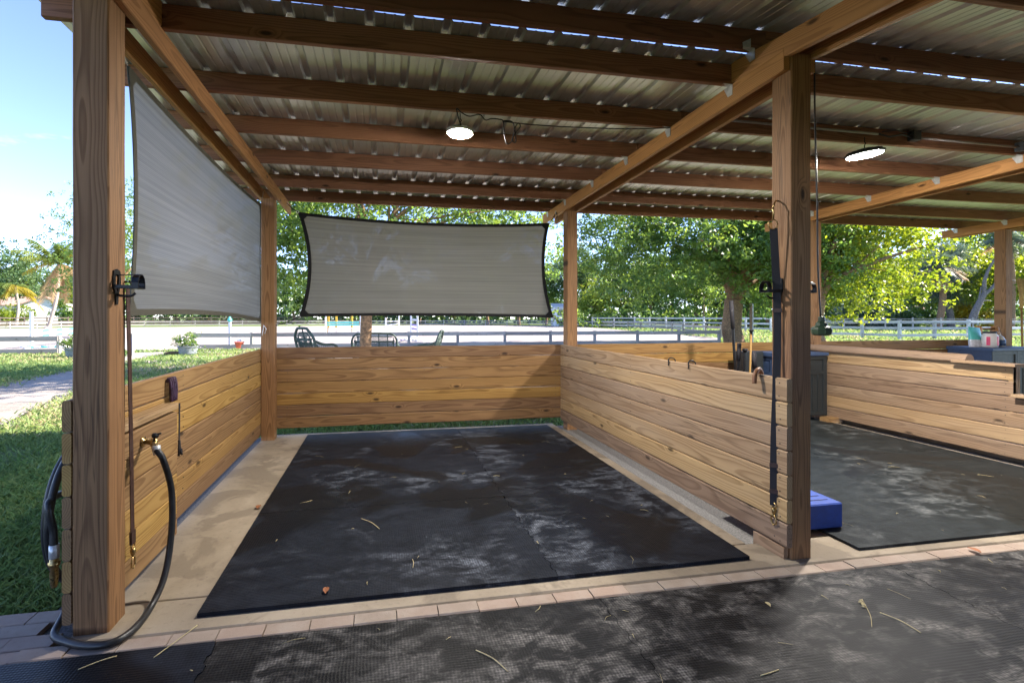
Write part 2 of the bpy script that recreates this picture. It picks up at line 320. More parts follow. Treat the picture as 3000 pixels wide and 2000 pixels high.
# ================================================================== THE SHED
def ray(u, v): a = (u-CX)/F; return V((sn+a*cs, cs-a*sn, -(v-HZ)/F))
def PX(u, v, x): d = ray(u, v); return V((0, 0, CAMZ))+d*(x/d.x)
def PY(u, v, y): d = ray(u, v); return V((0, 0, CAMZ))+d*(y/d.y)
def zp(Y): return 3.068-.022*(Y-2.98)          # underside of the purlins of the low roof
def zf(Y): return 3.205-.118*(2.78-Y)          # and of the aisle roof, falling towards us
FX = [(-1.388, -1.238), (2.43, 2.57), (6.24, 6.38), (9.85, 9.99)]
shed = thing('open_shed', 'open timber horse shed with bare wooden posts, beams and a ribbed metal roof', 'shed', (0, 2.5, 0))
for i, (x0, x1) in enumerate(FX):
    xm = (x0+x1)/2; stain = (lambda p, t: t*(.35 if .95 < p.z < 1.45 else 1.)) if i == 1 else None
    MB().board((xm, 2.56, -.02), (xm, 2.56, 3.05 if i else 3.2), (1, 0, 0), x1-x0, .15, ch=.006, seg=14, warp=.0008, flat=False, tone=.45, tf=stain).build('post', M['post'], shed)
    MB().board((xm, 6.075, -.04), (xm, 6.075, 2.86), (1, 0, 0), x1-x0, .15, ch=.006, seg=6, warp=.0012, flat=False, tone=.5).build('post', M['post'], shed)
    pair = ((x0-.021, 1), (x1+.021, 0))
    for xc, left in pair:
        r = MB().board((xc, 2.50, zp(2.5)-.066), (xc, 6.86, zp(6.86)-.066), (0, 0, 1), .13, .04, seg=6, warp=.001, tone=.6 if left else .35).build('rafter', M['rafter'], shed)
        if left or i == 0:
            sgn = -1 if left else 1
            if i == 0: sgn = 1
        u = MB().board((xc+(.002 if left else -.002), -3.6, zf(-3.6)-.075), (xc+(.002 if left else -.002), 2.96, zf(2.96)-.075), (0, 0, 1), .14, .039, seg=6, warp=.001, tone=.5).build('rafter', M['rafter'], shed)
        if left and i:
            for Y in (3.0, 3.72, 4.43, 5.2, 6.03, 6.70, 2.80):
                z = zp(Y) if Y > 2.9 else zf(Y); a = xc-.0225
                rt = r if Y > 2.9 else u
                t = MB(); t.prism([(a, Y-.075, z-.005), (a, Y-.075, z-.075), (a, Y-.03, z-.075), (a, Y+.01, z-.003)], (.0025, 0, 0))
                t.prism([(a, Y-.0435, z), (a-.055, Y-.0435, z-.0), (a-.06, Y-.0435, z+.045), (a, Y-.0435, z+.075)], (0, .0025, 0))
                t.prism([(a, Y-.075, z-.006), (a-.062, Y-.06, z+.004), (a-.062, Y-.043, z+.004), (a, Y-.03, z-.004)], (0, 0, .0025))
                t.build('rafter_tie', M['steel'], rt)
PUR = [2.98, 3.70, 4.41, 5.18, 6.01, 6.68]
bays = [-1.79, 2.50, 6.31, 9.92, 13.6]
for k, Y in enumerate(PUR):
    for a, b in zip(bays, bays[1:]):
        MB().board((a+.002, Y-.021, zp(Y)+.071), (b-.002, Y-.021, zp(Y)+.071), (0, 0, 1), .14, .04, seg=5, warp=.0015, tone=.5+random.uniform(-.12, .12)).build('purlin', M['purlin'], shed)
for Y in (2.80, 2.02, 1.22, .4, -.5, -1.4, -2.3, -3.1, -3.55):
    for a, b in zip(bays, bays[1:]):
        MB().board((a+.002, Y-.021, zf(Y)+.071), (b-.002, Y-.021, zf(Y)+.071), (0, 0, 1), .14, .04, seg=4, warp=.0012, tone=.35+random.uniform(-.1, .1)).build('purlin', M['purlin'], shed)
prof = [(0, 0), (.046, 0), (.051, .003), (.059, .003), (.064, 0), (.104, 0), (.109, .003), (.117, .003), (.122, 0), (.166, 0), (.180, .019), (.214, .019)]
def sheet(y0, y1, zfun, jag):
    xs, dz = [], []
    for p in range(68):
        for a, b in prof: xs.append(-1.86+p*.2286+a); dz.append(b)
    m = MB(); k = len(xs); vs = []
    for Y in np.linspace(y0, y1, 5): vs += [(x, Y+(jag*(.5*math.sin(x*3.1)+.5*math.sin(x*7.7)) if abs(Y-y0) < 1e-6 else 0), zfun(Y)+.1415+d+.0012*math.sin(x*2+Y*3)) for x, d in zip(xs, dz)]
    fs = [[j*k+i, j*k+i+1, (j+1)*k+i+1, (j+1)*k+i] for j in range(4) for i in range(k-1)]
    return m.add(vs, fs)
sheet(2.815, 7.06, zp, .006).build('roof_sheet', M['roof'], shed); sheet(-3.9, 2.97, zf, 0).build('roof_sheet', M['roof'], shed)
# ------------------------------------------------------------------ plank walls
def planks(axis, c, a, b, z0, n, pitch, skip=None, gaps=(.002, .003, .0045, .006), screws=(), sgn=1):
    m = MB()
    for i in range(n):
        z = z0+pitch*(i+.5); aa = a
        if skip and i >= skip[0]: aa = skip[1]
        A, B = ((c, aa, z), (c, b, z)) if axis == 'y' else ((aa, c, z), (b, c, z))
        m.board(A, B, (0, 0, 1), pitch-random.choice(gaps), .038, ch=.0075, seg=11, warp=.0022)
        for s in screws:
            for dz in (-.04, .04):
                q = s+random.uniform(-.006, .006); zz = z+dz+random.uniform(-.008, .008); n = (sgn, 0, 0) if axis == 'y' else (0, sgn, 0); p = (c+sgn*.0195, q, zz) if axis == 'y' else (q, c+sgn*.0195, zz)
                if q > aa: m.m = 1; m.lathe([(.0048, -.002), (.0045, .0012), (.002, .0005), (0, .0005)], p, n, 8); m.m = 0
    return m
one('plank_wall', planks('y', -1.41, 2.485, 6.145, .05, 7, .147, None, (.004, .005, .006, .009), (2.56, 3.75, 4.9, 5.96), 1), [M['pine'], M['screw']], 'low plank wall along the grass side, with the tap box and hose on it', 'wall')
one('plank_wall', planks('x', 6.171, -1.428, 2.50, .10, 7, .141, None, (.002, .0025, .003, .005), (-1.12, .55, 2.32), -1), [M['agedpine'], M['screw']], 'low plank wall at the back of the wash stall, under the tan shade sail', 'wall')
mw = planks('y', 2.41, 2.478, 6.148, .072, 7, .1455, None, (.004, .005, .007, .009), (2.53, 2.57, 4.3, 6.08), -1); mw.board((2.405, 2.50, .02), (2.405, 2.74, .02), (0, 0, 1), .095, .03, tone=.2)
one('plank_wall', mw, [M['palepine'], M['screw']], 'long low plank wall between the two stalls, running to the middle post', 'wall')
one('plank_wall', planks('x', 6.171, 2.504, 6.30, .10, 7, .141), M['agedpine'], 'low plank wall at the back of the second stall, seen under the big tree', 'wall')
one('plank_wall', planks('x', 6.171, 6.304, 9.98, .10, 7, .142), M['agedpine'], 'low plank wall behind the turquoise bag and tub at far right', 'wall')
w3 = thing('plank_wall', 'low plank wall with rounded wooden top rail on the right side of the second stall', 'wall', (6.22, 4.3, 0))
planks('y', 6.22, 2.55, 6.148, .05, 6, .153, (4, 3.72), (.003, .005, .009), (2.7, 3.78, 6.05), -1).build('boards', [M['palepine'], M['screw']], w3)
m = MB(); sec = [(6.165, .972), (6.275, .972)]+[(6.22+.062*math.cos(a), .985+.075*math.sin(a)) for a in np.linspace(0, math.pi, 9)]
m.add([(x, y, z) for y in (4.09, 6.145) for x, z in sec], [list(range(11)), [11+i for i in range(11)][::-1]]+[[i, 11+i, 11+(i+1) % 11, (i+1) % 11] for i in range(11)], [(y, x-6.2, z-1.06) for y in (4.09, 6.145) for x, z in sec]).build('top_rail', M['palepine'], w3)
m = MB(); m.board((6.2, 3.66, .979), (6.2, 4.2, .979), (1, 0, 0), .15, .03); m.board((6.2, 3.3, .68), (6.2, 3.70, .68), (1, 0, 0), .13, .03); m.board((6.25, 3.74, .36), (6.25, 3.74, .96), (1, 0, 0), .09, .04); m.build('ledge', M['palepine'], w3)
# wash box with tap
wb = thing('tap_box', 'plank box with a sloping lid boxing in the water pipe beside the corner post', 'box', (-1.33, 3.0, 0))
m = MB()
for i in range(6): m.board((-1.309, 2.64, .06+.132*(i+.5)), (-1.309, 3.38, .06+.132*(i+.5)), (0, 0, 1), .1285, .036, seg=4, warp=.001)
m.build('front_panel', M['pine'], wb)
MB().board((-1.372, 3.362, .06), (-1.372, 3.362, .85), (1, 0, 0), .07, .034).build('side_panel', M['pine'], wb)
m = MB(); m.board((-1.338, 2.64, .885), (-1.338, 3.40, .885), (1, 0, 0), .102, .038, tone=.7); m.build('lid', M['palepine'], wb)
tp = MB(); tp.lathe([(.03, 0), (.03, .006), (.014, .008), (.014, .03)], (-1.289, 2.925, .772), (1, 0, 0), 16); tp.tube([(-1.28, 2.925, .772), (-1.22, 2.89, .772), (-1.20, 2.84, .775), (-1.185, 2.815, .778)], [.013, .013, .016, .018]); tp.lathe([(.017, -.02), (.019, 0), (.015, .02)], (-1.20, 2.85, .785), (0, 0, 1)); tp.tube([(-1.185, 2.815, .778), (-1.165, 2.79, .758)], [.017, .02])
tap = tp.build('tap', M['brass'], wb)
k = MB(); k.lathe([(.006, 0), (.006, .03), (.016, .032), (.018, .045), (.006, .052)], (-1.195, 2.835, .79), (.3, -.3, 1), 14); k.tube([(-1.19, 2.83, .83), (-1.155, 2.82, .838)], .005); k.build('handle', M['blackmetal'], tap)
# ------------------------------------------------------------------ floor
m = MB(); m.box((-1.39, 2.43, -.14), (10.2, 2.72, 0), .012); m.box((-1.39, 2.722, -.14), (2.315, 6.29, 0), .004); m.box((2.64, 2.722, -.14), (6.085, 6.29, 0), .004); m.box((6.45, 2.722, -.14), (10.0, 6.29, 0), .004)
m.box((6.09, 2.722, -.14), (6.16, 6.29, .004), .01)
struct('concrete_slab', m, M['conc'])
m = MB(); m.box((2.317, 2.724, -.2), (2.638, 6.27, -.035)); m.box((6.163, 2.724, -.2), (6.448, 6.27, -.035)); m.box((-1.62, 2.75, -.2), (-1.392, 6.3, -.035)); struct('gutter', m, M['grit'])
m = MB(); x = -4.4
while x < 9.5:
    m.box((x+.003, 2.337+random.uniform(-.002, .002), -.07), (x+.2015, 2.426, random.uniform(-.004, .003)), .007); x += .2035
for r, y in enumerate((2.432, 2.535, 2.638)):
    x = -4.3+r*.09
    while x < -1.6: m.box((x, y, -.07), (x+.2, y+.098, random.uniform(-.012, -.002)), .005); x += .204
struct('paver_border', m, M['paver'])
m = MB(); m.box((-4.5, -2.5, -.15), (10.4, 2.425, -.016)); m.box((-4.5, 2.426, -.15), (-1.4, 2.735, -.03)); struct('aisle_floor', m, M['grit'])
def mat_outline(x0, x1, y0, y1, tabs, z):
    """outline with interlocking teeth on the named sides (x0, x1, y0, y1)"""
    P = []
    def side(a, b, on, nrm, ph):
        P.append((a[0], a[1], z))
        if not on: return
        ax = 0 if abs(b[0]-a[0]) > abs(b[1]-a[1]) else 1; c0, c1 = a[ax], b[ax]; st = .052
        cuts = [k*st for k in range(int(min(c0, c1)/st)-2, int(max(c0, c1)/st)+3) if min(c0, c1)+.05 < k*st < max(c0, c1)-.05]
        if c1 < c0: cuts = cuts[::-1]
        dr = 1 if c1 > c0 else -1
        for c in cuts:
            k = round(c/st)
            for e, par in ((-.008*dr, k-1 if dr > 0 else k), (.008*dr, k if dr > 0 else k-1)):
                o = .007 if par % 2 else -.007; q = [0, 0, z]; q[ax] = c+e; q[1-ax] = a[1-ax]+o; P.append(tuple(q))
    side((x0, y0), (x1, y0), 'y0' in tabs, (0, 1), 0); side((x1, y0), (x1, y1), 'x1' in tabs, (1, 0), 0)
    side((x1, y1), (x0, y1), 'y1' in tabs, (0, 1), 1); side((x0, y1), (x0, y0), 'x0' in tabs, (1, 0), 1)
    return P
def rmat(x0, x1, y0, y1, tabs, z, th, mat, label, group, dusty=.5):
    g = .0018; m = MB().prism(mat_outline(x0+g, x1-g, y0+g, y1-g, tabs, z), (0, 0, th), dusty); return one('rubber_mat', m, M[mat], label, 'mat', group)
gs, ga, gb = 'rubber mats locked together in the wash stall', 'rubber mats laid along the aisle', 'rubber mats in the second stall'
sx = .97
rmat(-.878, sx, 2.527, 3.735, ('x1', 'y1'), .001, .021, 'mat', 'large black stall mat at the front left, nearest the hose', gs, .2)
rmat(-.878, sx, 3.735, 5.01, ('x1', 'y0', 'y1'), .001, .021, 'mat', 'middle black stall mat in the left column of the wash stall', gs, .45)
rmat(-.878, sx, 5.01, 6.12, ('x1', 'y0'), .001, .021, 'mat', 'shiny black stall mat against the back wall at left', gs, .35)
rmat(sx, 2.185, 2.53, 4.38, ('x0', 'y1'), .001, .021, 'mat', 'dusty black stall mat at the front right of the wash stall', gs, .95)
rmat(sx, 2.185, 4.38, 6.11, ('x0', 'y0'), .001, .021, 'mat', 'black stall mat at the back right of the wash stall, by the plank wall', gs, .75)
A = [-4.4, -2.56, -.728, 1.118, 2.95, 4.79, 6.6, 8.4]
al = ['dark aisle mat outside the corner post at far left', 'shiny blue black aisle mat at bottom left, below the hose', 'dusty aisle mat at bottom centre, with hoof scuffs', 'dusty aisle mat in front of the middle post', 'brown dusty aisle mat at bottom right', 'aisle mat beyond the right edge of the second stall', 'aisle mat farthest to the right']
for i in range(7):
    rmat(A[i], A[i+1], 1.1, 2.331, ('x0', 'x1', 'y0'), -.0155, .0145+(.004 if i == 1 else 0), 'mat' if i < 2 else 'aisle', al[i], ga, .25 if i < 2 else (.45, .7, .95)[min(i-2, 2)])
    if 1 <= i <= 4: rmat(A[i], A[i+1], -.2, 1.1, ('x0', 'x1', 'y1'), -.0155, .0145, 'aisle', 'aisle mat just inside the bottom edge, under the viewer', ga)
rmat(2.94, 4.5, 2.505, 4.2, ('x1', 'y1'), .001, .017, 'bay', 'grey black mat at the front of the second stall, beside the blue block', gb)
rmat(4.5, 6.07, 2.505, 4.2, ('x0', 'y1'), .001, .017, 'bay', 'grey black mat at the right edge of the second stall', gb)
rmat(2.94, 4.5, 4.2, 5.95, ('x1', 'y0'), .001, .017, 'bay', 'black mat at the back of the second stall, behind the middle post', gb)
rmat(4.5, 6.07, 4.2, 5.95, ('x0', 'y0'), .001, .017, 'bay', 'black mat in front of the charcoal cabinet', gb)
# loose hay
m = MB()
for i in range(85):
    q = random.random()
    if q < .4: x, y, z = random.uniform(-.8, 2.1), random.uniform(2.6, 5.4), .024
    elif q < .8: x, y, z = random.uniform(-.9, 4.2), random.uniform(1.5, 2.3), .001
    else: x, y, z = random.uniform(3., 5.8), random.uniform(2.6, 4.5), .02
    L = random.choice((.01, .015, .02, .03, .05)); a = random.uniform(0, 6.3); b = a+random.uniform(-.5, .5)
    m.tube([(x, y, z), (x+math.cos(a)*L, y+math.sin(a)*L, z+.003), (x+math.cos(a)*L+math.cos(b)*L, y+math.sin(a)*L+math.sin(b)*L, z)], random.choice((.0008, .0012, .002)), 4)
tag(m.build('hay_scraps', M['straw']), 'scattered bits of hay and chaff on the rubber mats', 'hay', kind='stuff')
def straw(a, b, z, label, bend=.01):
    a, b = G(*a, z=z), G(*b, z=z); c = (a+b)/2+V((bend, bend*.5, .004)); one('hay_stem', MB().tube(catmull([a, c, b], 5), .0022, 5), M['straw'], label, 'hay stem', 'long hay stems lying on the aisle mats')
straw((2578, 1793), (2698, 1852), .003, 'long pale hay stem on the brown aisle mat at bottom right'); straw((1394, 1903), (1488, 1966), .003, 'long pale hay stem on the aisle mat at bottom centre')
straw((228, 1960), (342, 1920), .007, 'thick straw stalk on the shiny aisle mat at bottom left'); straw((450, 1925), (578, 1830), .006, 'hay stem lying across the pavers below the stall mat'); straw((1058, 1518), (1112, 1548), .026, 'hay stem on the middle of the stall mat')
s = thing('seed_head', 'dry grass seed head lying on the brown aisle mat', 'grass stem', G(2550, 1800, .003)); p = [G(2554, 1835, .003), G(2551, 1805, .004), G(2540, 1780, .003), G(2530, 1762, .003)]
MB().tube(catmull(p, 4), .0015, 5).build('stem', M['straw'], s)
m = MB()
for i in range(9): q = p[2].lerp(p[3], i/8); m.tube([q, q+V((random.uniform(-.012, .012), .012, .004)), q+V((random.uniform(-.02, .02), .02, 0))], [.001, .004, .0005], 5)
m.build('seeds', M['straw'], s)
def leaf(u, v, z, r, label, mat='deadleaf'):
    c = G(u, v, z); m = MB(); m.grid(lambda a, b: c+V(((a-.5)*r*2*math.sin(math.pi*min(max(b, .02), .98))**.7, (b-.5)*r*3.2, .004+.012*abs(a-.5)+.006*math.sin(b*3)+r*.25*(b-.5)**2)), 4, 6); one('dead_leaf', m, M[mat], label, 'leaf')
leaf(955, 1732, .024, .017, 'curled red brown leaf on the front of the stall mat'); leaf(2249, 1774, .002, .011, 'small tan leaf on the aisle mat before the middle post', 'straw'); leaf(2854, 1614, .006, .022, 'dark twig like leaf on the pavers at right'); leaf(757, 1487, .004, .02, 'rust coloured leaf on the concrete left of the mat')
# blue block
b = thing('mounting_block', 'solid blue foam step with slotted top beside the middle post', 'step', (2.86, 2.98, .02))
MB().box((2.63, 2.765, .021), (3.105, 3.20, .19), .008).build('body', M['blue'], b)
m = MB()
for i in range(5): m.box((2.68, 2.83+i*.07, .1905), (3.06, 2.838+i*.07, .1925))
m.build('tread_slots', plain('dark_blue_slot', (.01, .02, .10), .7), b)
# ------------------------------------------------------------------ shade sails
def coons(c0, c1, d0, d1):
    def f(u, v): return c0(u)*(1-v)+c1(u)*v+d0(v)*(1-u)+d1(v)*u-(c0(0)*(1-u)*(1-v)+c0(1)*u*(1-v)+c1(0)*(1-u)*v+c1(1)*u*v)
    return f
def curve(a, b, off): a, b, off = V(a), V(b), V(off); return lambda t: a.lerp(b, t)+off*(4*t*(1-t))
def sail(name, label, f, nrm, hem, loc, hw, hh):
    s = thing(name, label, 'shade sail', loc); nrm = V(nrm)
    MB().grid(lambda u, v: f(u, v)+nrm*(.025*math.sin(math.pi*u)*math.sin(math.pi*v)), 24, 14).build('mesh_cloth', M['cloth'], s)
    m = MB()
    def g(u, v, o): return f(u, v)+nrm*(.025*math.sin(math.pi*u)*math.sin(math.pi*v)+o)
    for o in (-.004, .004):
        m.grid(lambda a, b: g(a, b*hh, o), 24, 1); m.grid(lambda a, b: g(a, 1-b*hh, o), 24, 1); m.grid(lambda a, b: g(b*hw, hh+(1-2*hh)*a, o), 24, 1); m.grid(lambda a, b: g(1-b*hw, hh+(1-2*hh)*a, o), 24, 1)
        for cu, cv, su, sv in ((0, 0, 1, 1), (1, 0, -1, 1), (0, 1, 1, -1), (1, 1, -1, -1)):
            P = [g(cu+su*hw*a, cv+sv*hh*b, o*1.6) for a, b in ((0, 0), (2.4, 0), (2.4, .8), (.8, 2.4), (0, 2.4))]; m.add(P, [[0, 1, 2, 3, 4]], [(0, 0, 0)]*5)
    m.build('hem', hem, s); return s
zA = PX(374, 192, -1.42); zB = V((-1.385, 5.985, 2.79)); zC = V((-1.385, 5.985, 1.40)); zD = PX(376, 926, -1.42)
ls = sail('shade_sail', 'grey mesh shade sail hung along the grass side, slanting under the left beam', coons(curve(zD, zC, (0, 0, .04)), curve(zA, zB, (0, 0, -.05)), curve(zD, zA, (0, .07, 0)), curve(zC, zB, (0, -.015, 0))), (1, 0, 0), M['hemg'], (-1.4, 4.5, 1.4), .012, .028)
for a in (zA, zB, zC): MB().tube([a, a+V((0, .03 if a.y > 5 else -.05, .03)), a+V((.01, .05 if a.y > 5 else -.12, .10)), a+V((.015, .06 if a.y > 5 else -.16, .16))], .003, 5).build('tie_cord', M['white'], ls)
m = MB(); m.tube([zC+V((.02, .02, -.03)), zC+V((.06, .0, -.08)), zC+V((.04, .015, -.14))], .004, 5); m.tube([zC+V((.03, .02, -.03)), zC+V((.02, -.02, -.16))], .004, 5)
m.build('tie_knot', M['white'], ls)
qA, qB, qC, qD = [PY(u, v, 6.32) for u, v in ((872, 621), (1610, 653), (1622, 931), (876, 928))]
bs = sail('shade_sail', 'tan mesh shade sail with black border stretched over the back wall', coons(curve(qD, qC, (0, 0, .02)), curve(qA, qB, (0, 0, -.07)), curve(qD, qA, (.115, 0, 0)), curve(qC, qB, (-.10, 0, 0))), (0, 1, 0), M['hem'], (.6, 6.3, 1.4), .014, .03)
m = MB()
for a, e in ((qA, (-1.195, 6.55, 2.93)), (qB, (2.385, 6.3, 2.90)), (qC, (2.46, 6.145, 1.36)), (qD, (-1.24, 6.10, 1.36))):
    e = V(e); m = MB(); m.tube([a, a.lerp(e, .5)+V((0, 0, -.01)), e], .005, 6); m.tube([a.lerp(e, .1), a.lerp(e, .5)+V((.01, 0, -.03)), a.lerp(e, .9)], .004, 6); m.build('tie_cord', M['webbing'], bs)
m = MB(); m.tube(catmull([(2.385, 6.27, 2.90), (2.40, 6.26, 2.78), (2.385, 6.26, 2.70), (2.37, 6.26, 2.80), (2.385, 6.27, 2.90)], 5), .003, 5)
m.build('tie_loop', M['webbing'], bs)
for e in ((-1.195, 6.55, 2.93), (2.385, 6.3, 2.90), (2.46, 6.145, 1.36), (-1.24, 6.10, 1.36)):
    e = V(e); MB().tube([e+V((.018*math.cos(a), -.01, .018*math.sin(a))) for a in np.linspace(0, 6.28, 12)], .004, 6).build('eye_bolt', M['steel'], bs)
for a in (qA, qB, qC, qD): MB().tube([a+V((.016*math.cos(t), -.004, .016*math.sin(t))) for t in np.linspace(0, 6.28, 12)], .004, 6).build('ring', M['steel'], bs)
# ------------------------------------------------------------------ lamps, cords
def lamp(c, r, tilt, label):
    t = thing('highbay_lamp', label, 'lamp', c, 'round lamps hanging under the purlins')
    def rot(b): 
        mt = Matrix.Translation(c) @ Matrix.Rotation(tilt, 4, 'Y') @ Matrix.Translation(-V(c)); b.v = [tuple(mt @ V(x)) for x in b.v]; return b
    h = MB(); h.lathe([(r*.86, -.004), (r*.98, -.008), (r, 0), (r, .012), (r*.9, .016), (r*.55, .02), (r*.4, .045), (r*.2, .05), (0, .05)], c, (0, 0, 1), 32)
    for i in range(16): a = i*math.pi/8; h.board(V(c)+V((math.cos(a)*r*.5, math.sin(a)*r*.45, .03)), V(c)+V((math.cos(a)*r*.88, math.sin(a)*r*.88, .02)), (0, 0, 1), .02, .004, ch=.0005)
    rot(h).build('housing', M['char'] if r > .12 else M['white'], t)
    rot(MB().lathe([(r*.86, -.004), (r*.86, -.014), (r*.7, -.020), (0, -.0215)], c, (0, 0, 1), 32)).build('lens', M['lens'], t)
    top = V(c)+V((0, 0, .05)); MB().tube([top, top+V((0, 0, .03)), top+V((.012, 0, .045)), top+V((0, 0, .06)), top+V((0, 0, zp(c[1])-c[2]-.048))], .004, 6).build('hook', M['blackmetal'], t)
lamp((.612, 3.705, 2.90), .105, R(2), 'small white rimmed lit lamp over the wash stall'); lamp((4.235, 3.56, 2.905), .145, R(-7), 'larger dark rimmed lit lamp over the second stall, tilted')
def loop(name, pts, Y, r, mat, label, cat): return one(name, MB().tube(catmull([PY(u, v, Y+(o[0] if o else 0)) for u, v, *o in pts], 6), r, 6), M[mat], label, cat)
loop('power_cord', [(1352, 372), (1343, 345), (1338, 318), (1352, 330), (1375, 341), (1405, 336), (1422, 352), (1440, 348), (1462, 350), (1474, 356), (1477, 392), (1484, 420), (1496, 418), (1505, 398), (1524, 372), (1518, 361), (1508, 378), (1502, 412), (1511, 416), (1509, 385), (1500, 357), (1476, 356), (1560, 366), (1700, 374), (1850, 378), (1985, 374)], 3.652, .0045, 'rubber', 'black power cord looped along the purlin beside the small lamp', 'cord')
m = MB(); yB = 3.62; z = zp(3.7)+.075
m.tube([(2.62, yB, z+.01), (3.6, yB, z), (4.45, yB, z-.005)], .011, 8); m.tube([(4.9, yB, z-.01), (5.5, yB, z-.015), (6.1, yB, z-.02)], .011, 8)
cd = thing('conduit', 'grey electrical conduit and open junction box along the purlin in the second bay', 'conduit', (4.4, yB, z)); m.build('pipe', M['conduit'], cd)
m = MB(); m.box((4.82, yB-.03, z-.04), (4.9, yB+.03, z+.05), .004); MB().box((6.1, yB-.04, z-.06), (6.17, yB+.03, z+.03), .006).build('junction_box', M['char'], cd); m.tube([(4.45, yB, z), (4.55, yB-.02, z-.03), (4.7, yB-.02, z+.0), (4.82, yB, z-.01)], .008, 6); m.tube([(4.5, yB, z+.02), (4.62, yB-.03, z+.03), (4.82, yB, z+.02)], .005, 6); m.build('junction_box', M['char'], cd)
pc = thing('hanging_cable', 'black cable hanging beside the middle post with a green plug cover', 'cable', (2.88, 2.75, 3.1))
MB().tube(catmull([(2.868, 2.75, 3.2), (2.872, 2.75, 2.8), (2.89, 2.75, 2.2), (2.895, 2.75, 1.8), (2.918, 2.75, 1.45)], 5), .0055, 7).build('cord', M['rubber'], pc)
m = MB(); m.lathe([(.0, 1.465), (.018, 1.462), (.02, 1.43), (.032, 1.42), (.036, 1.40), (.055, 1.39), (.062, 1.375), (.058, 1.345), (.045, 1.335), (0, 1.335)], (2.925, 2.75, 0), (0, 0, 1), 9, smooth=False); m.build('plug_cover', M['green'], pc)
# ------------------------------------------------------------------ bridle racks, straps, hooks
def rack(p, n, label):
    t = thing('bridle_rack', label, 'hook', p, 'iron bridle racks screwed to the posts'); p = V(p); n = V(n)
    def q(o, h, z): return p+n*o+V((0, h, z))
    m = MB(); out = [(-.028, .06), (0, .07), (.028, .06), (.033, .03), (.031, -.01), (.014, -.05), (.008, -.10), (-.008, -.10), (-.014, -.05), (-.031, -.01), (-.033, .03)]; inn = [(-.012, .042), (0, .044), (.012, .042), (.014, .03), (.013, -.005), (.003, -.036), (.002, -.037), (-.002, -.037), (-.003, -.036), (-.013, -.005), (-.014, .03)]
    for o, fl in ((.0, 1), (.007, 0)): m.add([q(o, *a) for a in out]+[q(o, *a) for a in inn], [[i, (i+1) % 11, 11+(i+1) % 11, 11+i] for i in range(11)])
    for L in (out, inn): m.add([q(0, *a) for a in L]+[q(.007, *a) for a in L], [[i, (i+1) % 11, 11+(i+1) % 11, 11+i] for i in range(11)])
    m.build('back_plate', M['blackmetal'], t)
    m = MB(); a = [(-.033, -.022), (-.033, .005), (-.026, .028), (-.012, .041), (0, .044), (.012, .041), (.026, .028), (.033, .005), (.033, -.022)]
    for i in range(len(a)-1): m.board(q(.098, *a[i]), q(.098, *a[i+1]), n, .03, .005, ch=.001)
    m.board(q(.098, -.033, -.022), q(.098, .033, -.022), n, .03, .006, ch=.001)
    m.board(q(.0, -.026, -.014), q(.09, -.03, -.016), (0, 0, 1), .016, .006, ch=.001); m.board(q(.0, .026, -.014), q(.09, .03, -.016), (0, 0, 1), .016, .006, ch=.001); m.board(q(.005, 0, .04), q(.09, 0, .043), (0, 1, 0), .018, .004, ch=.001)
    m.build('arch', M['blackmetal'], t)
    MB().tube(catmull([q(.0, 0, -.052), q(.03, 0, -.058), (q(.065, 0, -.058)), q(.085, 0, -.045)], 4), .006, 8).build('hook', M['blackmetal'], t)
rack((-1.238, 2.545, 1.618), (1, 0, 0), 'black iron bridle rack on the near left corner post'); rack((2.43, 2.575, 1.635), (-1, 0, 0), 'black iron bridle rack on the wash stall side of the middle post'); rack((2.57, 2.59, 1.635), (1, 0, 0), 'black iron bridle rack mostly hidden behind the middle post')
def snapm(c, s=1.):
    c = V(c); m = MB(); m.lathe([(.008*s, 0), (.011*s, -.006*s), (.009*s, -.02*s), (.005*s, -.03*s)], c, (0, 0, 1), 10)
    m.tube([c+V((0, .014*s*math.cos(a), .012*s+.012*s*math.sin(a))) for a in np.linspace(0, 6.28, 14)], .003*s, 6)
    m.tube([c+V((0, .005*s, -.03*s)), c+V((0, .016*s, -.045*s)), c+V((0, .018*s, -.065*s)), c+V((0, .004*s, -.082*s)), c+V((0, -.012*s, -.07*s)), c+V((0, -.012*s, -.05*s)), c+V((0, -.002*s, -.03*s))], .0035*s, 6); return m
def strapmesh(pts, w, wd, th=.004):
    m = MB()
    for a, b in zip(pts, pts[1:]): m.board(a, b, wd, w, th, ch=.0005, tone=.5)
    return m
st = thing('cross_tie', 'brown leather cross tie strap hanging down the near left corner post', 'strap', (-1.22, 2.64, 1.6))
strapmesh([(-1.228, 2.632, 1.61), (-1.224, 2.645, 1.2), (-1.222, 2.655, .8), (-1.222, 2.668, .335)], .034, (0, 1, 0)).build('strap', M['leather'], st)
m = strapmesh([(-1.222, 2.668, .39), (-1.222, 2.669, .325)], .04, (0, 1, 0), .012); m.build('keeper', M['leather'], st); snapm((-1.222, 2.672, .30), 1.25).build('snap', M['brass'], st)
m = MB(); m.tube([(-1.238, 2.62, 1.63), (-1.215, 2.625, 1.635), (-1.21, 2.632, 1.615), (-1.225, 2.632, 1.60)], .004, 6); m.build('eye_bolt', M['blackmetal'], st)
st = thing('cross_tie', 'black webbing cross tie strap with snap hanging on the middle post', 'strap', (2.4, 2.57, 2.0))
pt = [V((2.366, 2.55, 2.0)), V((2.378, 2.553, 1.85)), V((2.395, 2.56, 1.68)), V((2.402, 2.56, 1.5)), V((2.402, 2.56, 1.3)), V((2.396, 2.562, 1.0)), V((2.386, 2.565, .7)), V((2.382, 2.565, .5)), V((2.382, 2.565, .30))]
wd = (.72, -.69, 0)
m = strapmesh(pt, .042, wd, .006); m.build('strap', M['webbing'], st)
